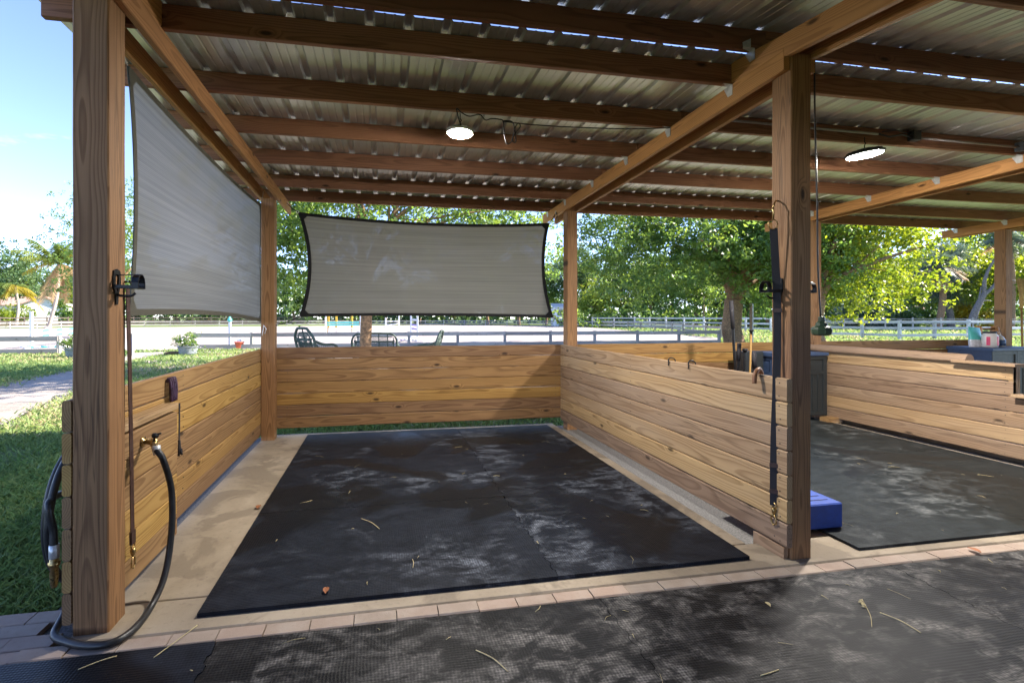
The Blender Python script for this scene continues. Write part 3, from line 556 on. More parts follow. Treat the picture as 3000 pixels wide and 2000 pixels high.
m = MB(); [m.board(V((2.402, 2.56, z))+V((-.005, -.005, .012)), V((2.402, 2.56, z))+V((-.005, -.005, -.012)), wd, .05, .014, ch=.003) for z in (1.50,)]; m.build('keeper', M['leather'], st)
for z in (.56, .40): MB().board((2.382, 2.562, z), (2.382, 2.562, z-.025), wd, .05, .014, ch=.003).build('keeper', M['leather'], st)
snapm((2.382, 2.565, .285), 1.3).build('snap', M['brass'], st)
m = MB(); c = V((2.362, 2.55, 2.03)); m.tube([c+V((.024*math.cos(a), -.01*math.cos(a), .03*math.sin(a)-.005)) for a in np.linspace(0, 6.28, 14)], .0035, 6); m.tube([c+V((0, 0, .02)), c+V((.005, .0, .07)), c+V((-.004, 0, .10))], .0055, 8); m.tube([c+V((0, 0, .09)), c+V((.02, .01, .13)), c+V((.05, .03, .15)), c+V((.068, .04, .15))], .005, 6); m.build('ring', M['brass'], st)
pu = thing('leather_straps', 'bundle of glossy purple leather straps hung on the wall above the tap box', 'straps', (-1.38, 3.5, 1.0))
m = MB()
for i in range(4): y = 3.46+i*.028; m.tube(catmull([(-1.355, y-.004*i, .90), (-1.36, y+.004, 1.0), (-1.372, y+.008, 1.05), (-1.385, y+.008, 1.03)], 5), .011, 8)
m.build('straps', M['purple'], pu)
m = MB(); m.board((-1.285, 3.405, .90), (-1.285, 3.40, .62), (0, 1, 0), .018, .004, tone=.5); m.tube(catmull([(-1.285, 3.40, .66), (-1.282, 3.405, .60), (-1.28, 3.425, .565), (-1.285, 3.43, .6)], 4), .008, 6); m.tube([(-1.285, 3.40, .66), (-1.285, 3.395, .56)], .007, 6); m.build('tail', M['webbing'], pu)
for y, lb in ((3.67, 'thin black wire hook on the wall top, farther from the middle post'), (3.405, 'thin black wire hook on the wall top, nearer the middle post')):
    one('wire_hook', MB().tube(catmull([(2.45, y, 1.02), (2.45, y, 1.085), (2.44, y, 1.105), (2.41, y, 1.115), (2.385, y-.005, 1.105), (2.38, y-.01, 1.075), (2.378, y-.01, 1.05)], 4), .005, 7), M['blackmetal'], lb, 'hook', 'wire hooks over the wall between the stalls')
one('cane', MB().tube(catmull([(2.455, 2.74, .35), (2.455, 2.74, .9), (2.45, 2.735, 1.06), (2.425, 2.72, 1.112), (2.39, 2.70, 1.12), (2.355, 2.685, 1.09), (2.345, 2.68, 1.035)], 6), .014, 10), M['cane'], 'varnished wooden cane hooked over the wall beside the middle post', 'cane')
# hose
hs = thing('garden_hose', 'thick black rubber hose from the brass tap around the corner post to its coil', 'hose', (-1.3, 2.6, .02))
pts = [(-1.165, 2.79, .758), PX(478, 1345, -1.13), PX(500, 1420, -1.11), PX(505, 1490, -1.10), PX(502, 1560, -1.10), PX(492, 1640, -1.105), PX(474, 1710, -1.11), G(440, 1780, .019), G(400, 1834, .019), G(350, 1872, .019), G(300, 1888, .019), G(245, 1889, .019), G(200, 1880, .019), (-1.45, 2.47, .022), (-1.475, 2.56, .04), (-1.48, 2.68, .10)]
th0 = -.55*math.pi
for i in range(33):
    a = th0+i*2*math.pi/14; k = i/32; pts.append((-1.47-.075*k, 2.77+(.29-.075*k)*math.cos(a), .48+(.36-.05*k)*math.sin(a)))
pts += [(-1.50, 2.54, .62), (-1.475, 2.505, .48), (-1.468, 2.50, .40)]
MB().tube(catmull(pts, 5), .0165, 10).build('tube', M['rubber'], hs)
MB().lathe([(.019, .02), (.021, 0), (.014, -.03)], (-1.167, 2.795, .76), (0, 0, 1), 12).build('coupling', M['steel'], hs); MB().lathe([(.02, .42), (.021, .36)], (-1.468, 2.50, 0), (0, 0, 1), 12).build('coupling', M['steel'], hs)
MB().lathe([(0, .37), (.017, .365), (.018, .345), (.024, .34), (.024, .325), (.016, .32), (.018, .28), (.014, .24), (.011, .225), (0, .225)], (-1.468, 2.50, 0), (0, 0, 1), 14).build('nozzle', M['brass'], hs)
# ------------------------------------------------------------------ cabinets and tack
def cabinet(x0, x1, y0, y1, z0, z1, label, g):
    t = thing('deck_box', label, 'cabinet', ((x0+x1)/2, (y0+y1)/2, z0), g); d = .012
    def shell(face, mat):
        m = MB()
        if face == 'side':
            m.box((x0+d, y0+.02, z0), (x0+.05, y1-.01, z1-.05), .003)
            for a, b in ((y0+.005, y0+.06), (y1-.06, y1-.002)): m.box((x0, a, z0), (x0+d, b, z1-.05), .003)
            for c in (z0+.03, z1-.28, z1-.075): m.box((x0+.001, y0+.06, c-.025), (x0+d, y1-.06, c+.025), .003)
            n = 4
            for i in range(1, n): y = y0+.06+(y1-y0-.12)*i/n; m.box((x0+.003, y-.006, z0+.05), (x0+d, y+.006, z1-.3), .001)
        else:
            m.box((x0+.055, y0+d, z0), (x1, y1, z1-.05), .003); w = x1-x0; xm = (x0+x1)/2
            for a, b in ((x0+.0015, x0+.06), (xm-.03, xm-.004), (xm+.004, xm+.03), (x1-.06, x1)): m.box((a, y0, z0), (b, y0+d, z1-.05), .003)
            for c in (z0+.03, z1-.28, z1-.075):
                m.box((x0+.06, y0+.001, c-.025), (xm-.03, y0+d, c+.025), .003); m.box((xm+.03, y0+.001, c-.025), (x1-.06, y0+d, c+.025), .003)
            for i in range(1, 9):
                x = x0+.06+(w-.12)*i/9
                if abs(x-xm) > .04: m.box((x-.006, y0+.003, z0+.05), (x+.006, y0+d, z1-.3), .001)
        return m
    shell('side', 0).build('side_panel', M['navy'], t); shell('front', 0).build('body', M['char'], t)  # sky light and shade put into the colours: navy side, charcoal front
    m = MB(); m.box((x0-.02, y0-.02, z1-.05), (x1+.01, y1+.005, z1), .012); m.build('lid', M['navy'], t); return t
cabinet(5.27, 6.13, 5.68, 6.12, .09, .965, 'resin cabinet behind the middle post, sky lit side coloured navy, shaded front charcoal', 'resin storage cabinets by the back walls'); cabinet(8.86, 9.80, 5.55, 6.12, .06, 1.0, 'resin cabinet at far right carrying the tub and bag, sky lit side coloured navy', 'resin storage cabinets by the back walls')
m = MB(); m.board((6.02, 5.62, .045), (6.25, 5.64, .045), (0, 1, 0), .13, .06); m.board((6.05, 5.60, .01), (6.27, 5.66, .008), (0, 1, 0), .14, .03); one('wood_block', m, M['pine'], 'offcut wood block wedged under the corner of the charcoal cabinet', 'block')
one('wood_block', MB().board((5.30, 5.75, .045), (5.55, 5.75, .045), (0, 1, 0), .13, .088), M['pine'], 'offcut wood block under the hidden end of the charcoal cabinet', 'block')
hd = thing('whip_stand', 'dark plastic stand of riding whips against the back of the second stall', 'stand', (5.05, 5.85, .02))
MB().box((4.9, 5.78, .02), (5.2, 5.98, .98), .012).build('holder', M['char'], hd)
def stick(u0, v0, u1, v1, y, r0, r1, mat, label, name, cap=None):
    a, b = PY(u0, v0, y), PY(u1, v1, y); d = (b-a).normalized(); b = a+d*(a.z-.05)/abs(d.z)
    t = thing(name, label, 'whip' if name != 'pole' else 'pole', b, 'sticks leaning by the charcoal cabinet'); MB().tube([a.lerp(b, .0), a.lerp(b, .02), a.lerp(b, .5), b], [r0*.9, r0, (r0+r1)/2, r1], 8).build('shaft', M[mat], t)
    m = MB()
    if cap == 'cup': m.lathe([(.012, -.06), (.014, -.02), (.034, 0), (.034, .008), (0, .008)], a, (0, 0, 1), 14); m.build('cup', M['blackmetal'], t)
    elif cap == 'knob': m.lathe([(.02, -.03), (.024, -.012), (.036, 0), (.03, .014), (0, .02)], a, (0, 0, 1), 12); m.build('knob', M['blackmetal'], t)
    else: m.tube([a, a.lerp(b, .22)], [r0*1.35, r0*1.3], 8); m.build('grip', M['webbing'], t)
stick(2142, 880, 2154, 1085, 5.3, .018, .012, 'blackmetal', 'tall thin black lunge whip in front of the tree trunk', 'lunge_whip'); stick(2201, 968, 2197, 1092, 5.25, .012, .012, 'pine', 'pale wooden pole topped by a black cup', 'pole', 'cup')
stick(2166, 1004, 2161, 1090, 5.5, .018, .016, 'blackmetal', 'short black riding whip with a flat square grip', 'riding_whip'); stick(2182, 1025, 2179, 1090, 5.5, .017, .016, 'blackmetal', 'black riding whip with a round mushroom knob', 'riding_whip', 'knob'); stick(2208, 1030, 2211, 1096, 5.4, .022, .02, 'webbing', 'thick black whip handle wrapped in ribbed tape', 'riding_whip')
t = thing('feed_bag', 'turquoise and white stand up pouch on the navy cabinet', 'bag', (9.04, 5.86, 1.0))
def bagf(c, w, h, dp):
    def f(u, v): a = 2*math.pi*u; k = 1-.9*v**3; return V(c)+V((math.cos(a)*w*(1-.12*v+.03*math.sin(v*9)), math.sin(a)*dp*max(k, .06)+.03*v, h*v-.012*math.cos(a)*v))
    return f
f = bagf((9.04, 5.86, 1.0), .125, .30, .055); MB().grid(lambda u, v: f(u, v*.36), 20, 5).build('base', M['bagw'], t); MB().grid(lambda u, v: f(u, .36+v*.64), 20, 8).build('pouch', M['bagt'], t)
t = thing('supplement_tub', 'cream plastic tub with pink labels and black lid on the navy cabinet', 'tub', (9.10, 5.73, 1.0))
MB().lathe([(.08, 0), (.092, .01), (.092, .17), (.075, .20), (.07, .215)], (9.10, 5.73, 1.0), (0, 0, 1), 28).build('body', M['tubw'], t); MB().lathe([(.074, .212), (.076, .214), (.076, .24), (0, .241)], (9.10, 5.73, 1.0), (0, 0, 1), 28).build('lid', M['char'], t)
for a0, a1, z0, z1 in ((3.3, 3.75, .03, .16), (4.6, 5.5, .03, .165)):
    MB().grid(lambda u, v: V((9.10+.0935*math.cos(a0+(a1-a0)*u), 5.73+.0935*math.sin(a0+(a1-a0)*u), 1.0+z0+(z1-z0)*v)), 8, 1).build('label_patch', M['pink'], t)
t = thing('spray_bottle', 'cloudy plastic bottle with blue label beside the cream tub', 'bottle', (9.36, 5.78, 1.0))
MB().lathe([(.06, 0), (.07, .01), (.07, .10), (.05, .15), (.02, .175), (.018, .195), (0, .196)], (9.36, 5.78, 1.0), (0, 0, 1), 20).build('body', M['clear'], t); MB().lathe([(.0715, .02), (.0715, .11)], (9.36, 5.78, 1.0), (0, 0, 1), 20).build('label_patch', M['navy'], t)
m = MB(); m.board((9.36, 5.78, 1.19), (9.36, 5.78, 1.225), (1, 0, 0), .03, .025); m.board((9.36, 5.78, 1.22), (9.31, 5.77, 1.215), (0, 0, 1), .02, .018); m.tube([(9.335, 5.775, 1.205), (9.325, 5.775, 1.18)], .005); m.build('trigger', M['cane'], t)
t = thing('grooming_caddy', 'wooden grooming caddy with rounded ends behind the bag', 'caddy', (9.2, 6.02, 1.0))
for x, y in ((9.34, 6.05), (9.63, 6.02)):
    MB().prism([(x, y-.085, 1.0), (x, y+.06, 1.0)]+[(x, y-.012+.055*math.cos(a), 1.27+.05*math.sin(a)) for a in np.linspace(0, math.pi, 9)], (.018, 0, 0)).build('end_board', M['cane'], t)
MB().tube([(9.35, 6.04, 1.27), (9.64, 6.01, 1.27)], .014, 8).build('handle', M['cane'], t); MB().box((9.36, 5.98, 1.0), (9.63, 6.08, 1.08)).build('tray', M['cane'], t)
t = thing('broom', 'straw broom standing upside down behind the far right post', 'broom', (10.15, 5.9, 0))
MB().tube([(10.1, 5.93, .02), (10.16, 5.99, 1.62)], .014, 8).build('handle', M['pine'], t)
m = MB(); b0 = V((10.16, 5.99, 1.60))
for i in range(70):
    a = random.uniform(0, 6.28); k = random.random()**.5; m.tube([b0+V((math.cos(a)*.02, math.sin(a)*.015, 0)), b0+V((math.cos(a)*.035*k, math.sin(a)*.02*k, .1)), b0+V((math.cos(a)*.03*k, math.sin(a)*.02*k, .24)), b0+V((math.cos(a)*.075*k-.03, math.sin(a)*.03*k, .46+random.uniform(-.03, .03)))], [.005, .005, .004, .002], 5)
m.build('bristles', M['bristle'], t)

# unseen wall behind the viewer, added to cut light; pale boards raise the fill
t = thing('unseen_wall', 'unseen plank wall behind the viewer, added to hold back light from that side', 'wall', (4, -3.3, 0))
planks('x', -3.3, -1.5, 13., .02, 14, .15).build('boards', M['palepine'], t)
for x in (-1.45, 2.5, 6.3, 10., 12.9): MB().board((x, -3.2, -.05), (x, -3.2, 2.28), (1, 0, 0), .14, .14, ch=.006, flat=False).build('post', M['post'], t)
# ================================================================== THE YARD
RT, FW = V((cs, -sn, 0)), V((sn, cs, 0))       # right and away, as the house and far things stand
m = MB(); m.add([(-320, -70, -.07), (320, -70, -.07), (320, 330, -.07), (-320, 330, -.07)], [[0, 1, 2, 3]]); struct('lawn', m, M['lawn'])
def rag(P, n=10, amp=.12, sc=1.):
    out = []
    for i in range(len(P)):
        a, b = V(P[i]), V(P[(i+1) % len(P)]); k = max(1, min(n, int((b-a).length/.35)))
        for j in range(k):
            q = a.lerp(b, j/k); out.append(q+V((random.uniform(-amp, amp), random.uniform(-amp, amp), 0)))
    return out
pathP = [G(u, v, -.064) for u, v in ((-260, 1200), (0, 1130), (110, 1106), (212, 1086), (300, 1060), (360, 1042), (392, 1033), (530, 1029), (384, 1058), (300, 1098), (212, 1152), (100, 1205), (0, 1262), (-260, 1390))]
pr = rag(pathP, 12, .13); struct('sand_path', MB().add(pr, [list(range(len(pr)))[::-1]]), M['dirt'])
arP = [(-60, 22.0, -.06), (-8.6, 23.9, -.06), (18.6, 23.9, -.06), tuple(G(2112, 990, -.06)), tuple(G(1690, 956, -.06)), (18, 91, -.06), (-34, 78, -.06), (-75, 66, -.06)]
struct('arena_sand', MB().add(rag(arP, 14, .1), [list(range(len(rag(arP, 14, 0))))]), M['sand'])
yd = rag([(-7.5, 9.2, -.066), (2, 8.6, -.066), (9.5, 9.5, -.066), (11, 16, -.066), (13, 23.6, -.066), (-8, 23.6, -.066), (-9, 15, -.066)], 12, .25); struct('dirt_yard', MB().add(yd, [list(range(len(yd)))]), M['dirt'])
def inpoly(x, y, P):
    c = np.zeros(len(x), bool); n = len(P)
    for i in range(n):
        x0, y0 = P[i][0], P[i][1]; x1, y1 = P[(i+1) % n][0], P[(i+1) % n][1]
        if y0 == y1: continue
        c ^= ((y0 > y) != (y1 > y)) & (x < (x1-x0)*(y-y0)/(y1-y0)+x0)
    return c
def clump(x, y, f): return .5+.25*np.sin(x*f+1.3*np.sin(y*f*.7))+.25*np.sin(y*f*1.3+1.7*np.sin(x*f*.9+2))
def grass(name, N, us, Ds, mat, hgt, kind='stuff', wide=.0030):
    u = rng.uniform(us[0], us[1], N); D = np.exp(rng.uniform(math.log(Ds[0]), math.log(Ds[1]), N)); a = (u-CX)/F
    x, y = D*(sn+a*cs), D*(cs-a*sn)
    ok = ~((x > -1.66) & (x < 14) & (y > -3) & (y < 6.33)) & ~((x > -4.35) & (y < 2.78)) & ~inpoly(x+rng.normal(0, .12, N), y+rng.normal(0, .12, N), pathP) & ~inpoly(x, y, [q[:2] for q in arP]) & ~(inpoly(x+rng.normal(0, .3, N), y+rng.normal(0, .3, N), [q[:2] for q in yd]) & (x > -4))
    bare = (clump(x*1.1, y*1.1, 1.9)*rng.uniform(.5, 1.2, N) > .17); ok &= bare | (rng.uniform(0, 1, N) > .72)
    x, y, D = x[ok], y[ok], D[ok]; n = len(x); h = hgt*rng.uniform(.5, 1.3, n)*(1+.04*D); w = wide*(1+.42*D)
    th = rng.uniform(0, 6.283, n); ln = rng.uniform(.3, 1.5, n)*h; lz = rng.uniform(0, 6.283, n)
    b = np.stack([x, y, np.full(n, -.075)], 1); s = np.stack([np.cos(th)*w, np.sin(th)*w, 0*w], 1)
    mid = b+np.stack([np.cos(lz)*ln*.35, np.sin(lz)*ln*.35, h*.65], 1); tip = b+np.stack([np.cos(lz)*ln, np.sin(lz)*ln, h], 1)
    co = np.stack([b-s, b+s, mid+s*.7, tip, mid-s*.7], 1); tone = np.clip(clump(x, y, .8)*.5+rng.uniform(0, .6, n), 0, 1)
    return tag(npmesh(name, co, 5, mat, tone=tone), kind=kind)
grass('grass', 95000, (-330, 790), (1.9, 23.5), M['grass'], .055); grass('grass', 9000, (790, 1680), (6.2, 9.), M['grass'], .055); grass('grass', 26000, (1640, 3020), (14., 62.), M['grass'], .06)
# ------------------------------------------------------------------ trees
def leafcloud(C, N, sig, size, aspect=.5, droop=.3, seed=0):
    r = np.random.default_rng(seed); k = len(C); nt = max(k, N//14); ti = r.integers(0, k, nt); tw = C[ti]+r.normal(0, 1, (nt, 3))*sig*np.array([1, 1, .7]); tq = r.integers(0, nt, N); idx = ti[tq]
    p = tw[tq]+r.normal(0, 1, (N, 3))*(size*.75)*np.array([1, 1, .7])
    a = r.normal(0, 1, (N, 3)); a[:, 2] -= droop; a /= np.linalg.norm(a, axis=1, keepdims=True)
    b = np.cross(a, r.normal(0, 1, (N, 3))); b /= np.linalg.norm(b, axis=1, keepdims=True)+1e-9; nn = np.cross(a, b)
    s = size*r.uniform(.6, 1.25, (N, 1)); w = s*aspect
    co = np.stack([p-a*s*.5, p+b*w*.5+nn*s*.12, p+a*s*.5, p-b*w*.5+nn*s*.12], 1)
    ct = r.uniform(0, 1, k); tt = r.uniform(0, 1, nt); tone = np.clip(.4*ct[idx]+.3*tt[tq]+r.uniform(-.05, .35, N), 0, 1)
    return co, tone
def ellpts(n, c, rad, seed, lo=None, pw=.42):
    r = np.random.default_rng(seed); d = r.normal(0, 1, (n*3, 3)); d /= np.linalg.norm(d, axis=1, keepdims=True); q = r.uniform(0, 1, (n*3, 1))**pw
    wob = 1+.16*np.sin(d[:, :1]*5+seed)+.16*np.sin(d[:, 1:2]*6+d[:, 2:]*4+seed*2)
    P = np.array(c)+d*q*np.array(rad)*wob
    if lo is not None: P = P[P[:, 2] > lo+.5*np.sin(P[:, 0]*.9+seed)]
    return P[:n]
def tree(name, label, base, fork, r, ells, nc, nl, sig, size, mat, bark='bark', group=None, seed=1, lo=None, nlimb=9, lean=(0, 0), aspect=.5, cat='tree', twig=.35, down=None):
    base = V(base); t = thing(name, label, cat, base, group); rr = random.Random(seed)
    C = np.concatenate([ellpts(max(8, int(nc*w)), np.array(c)+np.array(base), rad, seed+i*7, None if lo is None else base.z+lo) for i, (c, rad, w) in enumerate(ells)])
    m = MB(); fk = base+V((lean[0], lean[1], fork)); tp = [base+V((0, 0, -.1)), base.lerp(fk, .08), base.lerp(fk, .35)+V((rr.uniform(-.5, .5)*r, rr.uniform(-.5, .5)*r, 0)), base.lerp(fk, .7)+V((rr.uniform(-.5, .5)*r, 0, 0)), fk]
    m.tube(catmull(tp, 4), [r*1.35]*1+[r*1.2, r*1.12, r*1.06, r*1.02]+[r*(1-.12*i/11) for i in range(12)], 14)
    sel = rr.sample(range(len(C)), min(nlimb, len(C)))
    for i in sel:
        e = V(C[i]); d = e-fk; mid = fk+d*.45+V((rr.uniform(-.12, .12)*d.length, rr.uniform(-.12, .12)*d.length, .12*d.length)); P = catmull([fk-V((0, 0, r*.8)), fk+d*.12+V((0, 0, .1*d.length)), mid, e], 5); k = len(P)
        m.tube(P, [r*.55*(1-.85*j/(k-1)) for j in range(k)], 8)
        near = sorted(range(len(C)), key=lambda q: (V(C[q])-mid).length)[:4]
        for q in near: m.tube([P[k//2], P[k//2].lerp(V(C[q]), .5)+V((0, 0, .1)), V(C[q])], [r*.18, r*.1, r*.03], 5)
    m.build('trunk', M[bark], t)
    co, tone = leafcloud(C, nl, sig, size, aspect, seed=seed); npmesh('crown', co, 4, M[mat], t, tone); return t
tree('shade_tree', 'big spreading tree with thick forked trunk behind the second stall', at(2150, 27), 2.5, .52, [((-4.5, 0, 6.3), (5.6, 5., 4.6), .5), ((3., 0, 6.8), (5.2, 5, 4.6), .4), ((-.5, -3, 4.6), (3.5, 2.5, 1.9), .14)], 430, 64000, .6, .21, 'leaf', seed=3, lo=2.15, nlimb=14)
tree('shade_tree', 'bright yellow green tree just right of the middle post', at(2395, 24), 2.4, .4, [((2.2, 0, 5.4), (3.1, 3.4, 3.9), .7), ((0, 2, 7.5), (3.4, 3, 3), .3)], 240, 34000, .52, .20, 'leafy', seed=8, lo=1.2, nlimb=9)
tree('shade_tree', 'tree with slim straight trunk rising behind the tan shade sail', at(1069, 13.3), 2.6, .165, [((-.3, .2, 5.3), (3.9, 4.2, 2.9), .55), ((3.4, .3, 4.4), (2.3, 2.8, 2.5), .3), ((-1.9, .3, 3.6), (1.2, 1.4, 1.5), .15)], 320, 42000, .42, .13, 'leaf', seed=5, lo=1.5, nlimb=12)
tree('shade_tree', 'tall tree showing through the grey shade sail at left', at(330, 36), 2.5, .3, [((0, 0, 6.8), (3.2, 3.2, 5.0), 1.)], 150, 13000, .5, .2, 'leaf', seed=6, nlimb=8)
tree('oak_tree', 'dark rounded oak at the far left edge beside the white house', at(-70, 78), 3.5, .5, [((0, 0, 8.2), (10.5, 7, 5.6), 1.)], 170, 15000, .9, .5, 'leafd', seed=9, lo=5.0, nlimb=8)
gB = 'trees in the woods far behind the arena'
bgt = [tree('woodland_tree', 'dark green tree in the far wood behind the arena', (0, 0, GZ), 4, .35, [((0, 0, 8.5), (5., 4.6, 5.6), 1.)], 110, 9000, .8, .5, 'leafd', seed=21, lo=2.6, nlimb=6, group=gB),
       tree('woodland_tree', 'mid green tree in the far wood behind the arena', (0, 0, GZ), 5, .3, [((0, 0, 9.), (4.4, 4.2, 5.2), .8), ((2, 0, 5), (3, 3, 2), .2)], 100, 8500, .8, .46, 'leaf', seed=22, lo=2.4, nlimb=6, group=gB),
       tree('woodland_tree', 'yellow green sunlit tree in the far wood behind the arena', (0, 0, GZ), 3.5, .3, [((0, 0, 7.), (5., 4.2, 4.6), 1.)], 100, 9000, .7, .44, 'leafy', seed=23, lo=2., nlimb=6, group=gB)]
first = [0, 0, 0]
def place(k, u, D, sc, rot):
    o = bgt[k]
    if first[k]: o = copy_tree(o)
    first[k] = 1; o.location = at(u, D); o.scale = (sc, sc, sc*random.uniform(.9, 1.1)); o.rotation_euler[2] = rot; return o
spots = [(0, 60, 132, 1.15), (2, 120, 128, 1.0), (1, 185, 124, 1.0), (0, 215, 130, 1.2), (2, 240, 108, .8), (1, 290, 110, .9), (0, 420, 118, 1.), (1, 520, 112, .9), (0, 610, 120, 1.1), (2, 700, 112, .8), (0, 790, 116, 1.), (1, 860, 105, .9), (0, 950, 115, 1.1), (1, 1040, 108, .9), (0, 1130, 112, 1.), (2, 1230, 104, .8), (0, 1330, 110, 1.), (1, 1430, 100, 1.), (0, 1520, 96, 1.), (1, 1600, 92, .9), (0, 1690, 90, 1.), (2, 1760, 78, .7), (0, 1830, 82, .9), (1, 1905, 76, .8), (0, 1970, 84, 1.), (1, 2040, 74, .8), (0, 2110, 80, 1.), (2, 2190, 78, .8), (1, 2250, 70, .8), (0, 2330, 78, 1.), (1, 2420, 82, .9), (0, 2500, 72, .8), (2, 2570, 78, .9), (2, 2620, 92, 1.1), (2, 2840, 66, 1.1), (1, 2900, 72, 1.2), (2, 2960, 58, 1.), (2, 3060, 70, 1.3), (2, 2700, 88, 1.3), (2, 2780, 84, 1.1)]
for i, (k, u, D, sc) in enumerate(spots): place(k, u, D, sc, i*1.7)
r2 = np.random.default_rng(77); C = np.array([list(at(u, D, z)) for u, D, z in zip(r2.uniform(-400, 3400, 700), r2.uniform(100, 135, 700), 7*r2.uniform(.0, 1, 700)**1.6)])
co, tone = leafcloud(C, 34000, 1.5, 1.1, .7, seed=4); tag(npmesh('woods', co, 4, M['leafd'], tone=tone), kind='stuff')
C = np.array([list(at(u, D, z)) for u, D, z in zip(r2.uniform(1640, 3150, 260), r2.uniform(66, 90, 260), r2.uniform(.2, 2.6, 260)**1.)])
co, tone = leafcloud(C, 15000, .9, .5, .6, seed=14); tag(npmesh('understory', co, 4, M['leaf'], tone=tone), kind='stuff')
def bush(name, label, c, rad, n, size, mat, seed, cat='bush'): 
    t = thing(name, label, cat, c); C = ellpts(26, np.array(c)+np.array((0, 0, rad[2]*.55)), rad, seed); co, tone = leafcloud(C, n, min(rad)*.22, size, .55, seed=seed); npmesh('foliage', co, 4, M[mat], t, tone)
    m = MB(); [m.tube([c, V(q)], [.03, .01], 5) for q in C[:7]]; m.build('stems', M['bark'], t)
bush('bush', 'rounded yellow green bush in front of the white house', at(18, 84), (4.2, 2., 2.4), 2600, .45, 'leafy', 31); bush('bush', 'green bush by the far fence, right of the palm', at(205, 86), (2.6, 2., 3.2), 2200, .45, 'leaf', 32)
bush('bush', 'blue green saw palmetto clump below the bright tree', at(2520, 62), (3.6, 2, 2.6), 2600, .55, 'leafb', 33); bush('bush', 'dark bush behind the paddock fence at right', at(2625, 64), (2.6, 2, 2.2), 1800, .45, 'leafd', 34); bush('bush', 'yellow flowering bush far behind the dead tree', at(2845, 66), (3.4, 2, 2.), 1800, .4, 'gold', 35)
def palm(name, label, base, top, r, fr, seed, bark='palebark'):
    base, top = V(base), V(top); t = thing(name, label, 'palm tree', base); rr = random.Random(seed); m = MB()
    P = catmull([base, base.lerp(top, .15)+V((r*.6, 0, 0)), base.lerp(top, .55)+(top-base).cross(V((0, 1, 0))).normalized()*(-r*1.5), top], 9); k = len(P)
    m.tube(P, [r*(1.9-1.0*min(1, j/3.)-.25*j/k)*(1+.08*(j % 2)) for j in range(k)], 10); m.build('trunk', M[bark], t)
    for nm, mat, n, L, e0, e1, sag, ll in fr:
        Q = []; T = []
        for i in range(n):
            az = rr.uniform(0, 6.283); el = rr.uniform(e0, e1); d = V((math.cos(az)*math.cos(el), math.sin(az)*math.cos(el), math.sin(el))); ln = L*rr.uniform(.8, 1.15); pts = []; tn = rr.random()
            for s in range(17): q = s/16; pts.append(top+d*(ln*q)+V((0, 0, -sag*ln*q*q)))
            sd = d.cross(V((0, 0, 1))).normalized()
            for s in range(16):
                a, b = pts[s], pts[s+1]; w = ln*.012*(1.2-s/16)
                Q.append([a-sd*w, a+sd*w, b+sd*w, b-sd*w]); T.append(tn*.5)
                if s < 2: continue
                for sg in (-1, 1):
                    for h in (0, .5):
                        o = a.lerp(b, h); le = ln*ll*math.sin(math.pi*(.12+.84*(s+h)/16.5)); tip = o+sd*sg*le*.75+(b-a).normalized()*le*.45+V((rr.uniform(-.1, .1)*le, 0, -le*rr.uniform(.35, .8))); wd = (b-a)*.45
                        Q.append([o-wd*.5, o+wd*.5, tip+wd*.12, tip-wd*.12]); T.append(min(1, max(0, tn*.6+rr.uniform(0, .4))))
        npmesh(nm, [[list(p) for p in q] for q in Q], 4, M[mat], t, T)
palm('coconut_palm', 'leaning coconut palm with green and dry fronds before the white house', G(141, 961), at(172, 64, hz(775, 64)), .27, [('fronds', 'frond', 18, 5.8, .45, 1.5, .38, .30), ('golden_fronds', 'gold', 7, 4.4, .1, 1.2, .6, .30), ('dry_fronds', 'dry', 8, 4.4, -1.0, .7, .5, .24)], 4)
palm('areca_palm', 'slim white trunked palm with drooping golden fronds, left of the leaning palm', at(47, 74), at(45, 74, hz(842, 74)), .24, [('fronds', 'gold', 9, 3.4, -.3, .9, .8, .34), ('green_fronds', 'frond', 7, 3.4, .1, 1.2, .7, .34)], 6)
palm('sabal_palm', 'cabbage palm with boot covered trunk between the bright tree and the dead tree', at(2748, 58), at(2752, 58, hz(778, 58)), .42, [('fronds', 'leafb', 34, 3.0, -.5, 1.4, .35, .42), ('dry_fronds', 'dry', 22, 2.8, -1.2, .0, .3, .35)], 7, 'bark')
palm('sabal_palm', 'tall cabbage palm half hidden behind the far right post', at(2962, 54), at(2955, 54, hz(700, 54)), .3, [('fronds', 'leafb', 26, 2.8, -.5, 1.4, .35, .42), ('dry_fronds', 'dry', 8, 2.6, -1., .0, .3, .3)], 9, 'bark')
tree('pine_tree', 'feathery blue green pine beside the cabbage palm', at(2788, 61), 5.2, .36, [((-.4, 0, 6.4), (2.9, 2.2, 3.6), .7), ((-1.2, 0, 9.3), (2, 2, 2.), .3)], 90, 12000, .5, .55, 'leafb', seed=41, lo=2.8, nlimb=10, bark='greybark', lean=(-.9, 0), aspect=.10)
t = thing('dead_tree', 'bare grey leaning tree forking towards the far right post', 'tree', at(2848, 52)); m = MB()
def bp(u, v): return at(u, 52, hz(v, 52))
m.tube(catmull([bp(2846, 945), bp(2858, 910), bp(2874, 878), bp(2886, 856)], 5), [.36-.009*i for i in range(16)], 10)
m.tube(catmull([bp(2884, 860), bp(2884, 825), bp(2896, 790), bp(2914, 760), bp(2924, 742)], 5), [.2-.008*i for i in range(21)], 8)
m.tube(catmull([bp(2882, 864), bp(2905, 845), bp(2922, 826), bp(2945, 820), bp(2975, 822)], 5), [.19-.007*i for i in range(21)], 8)
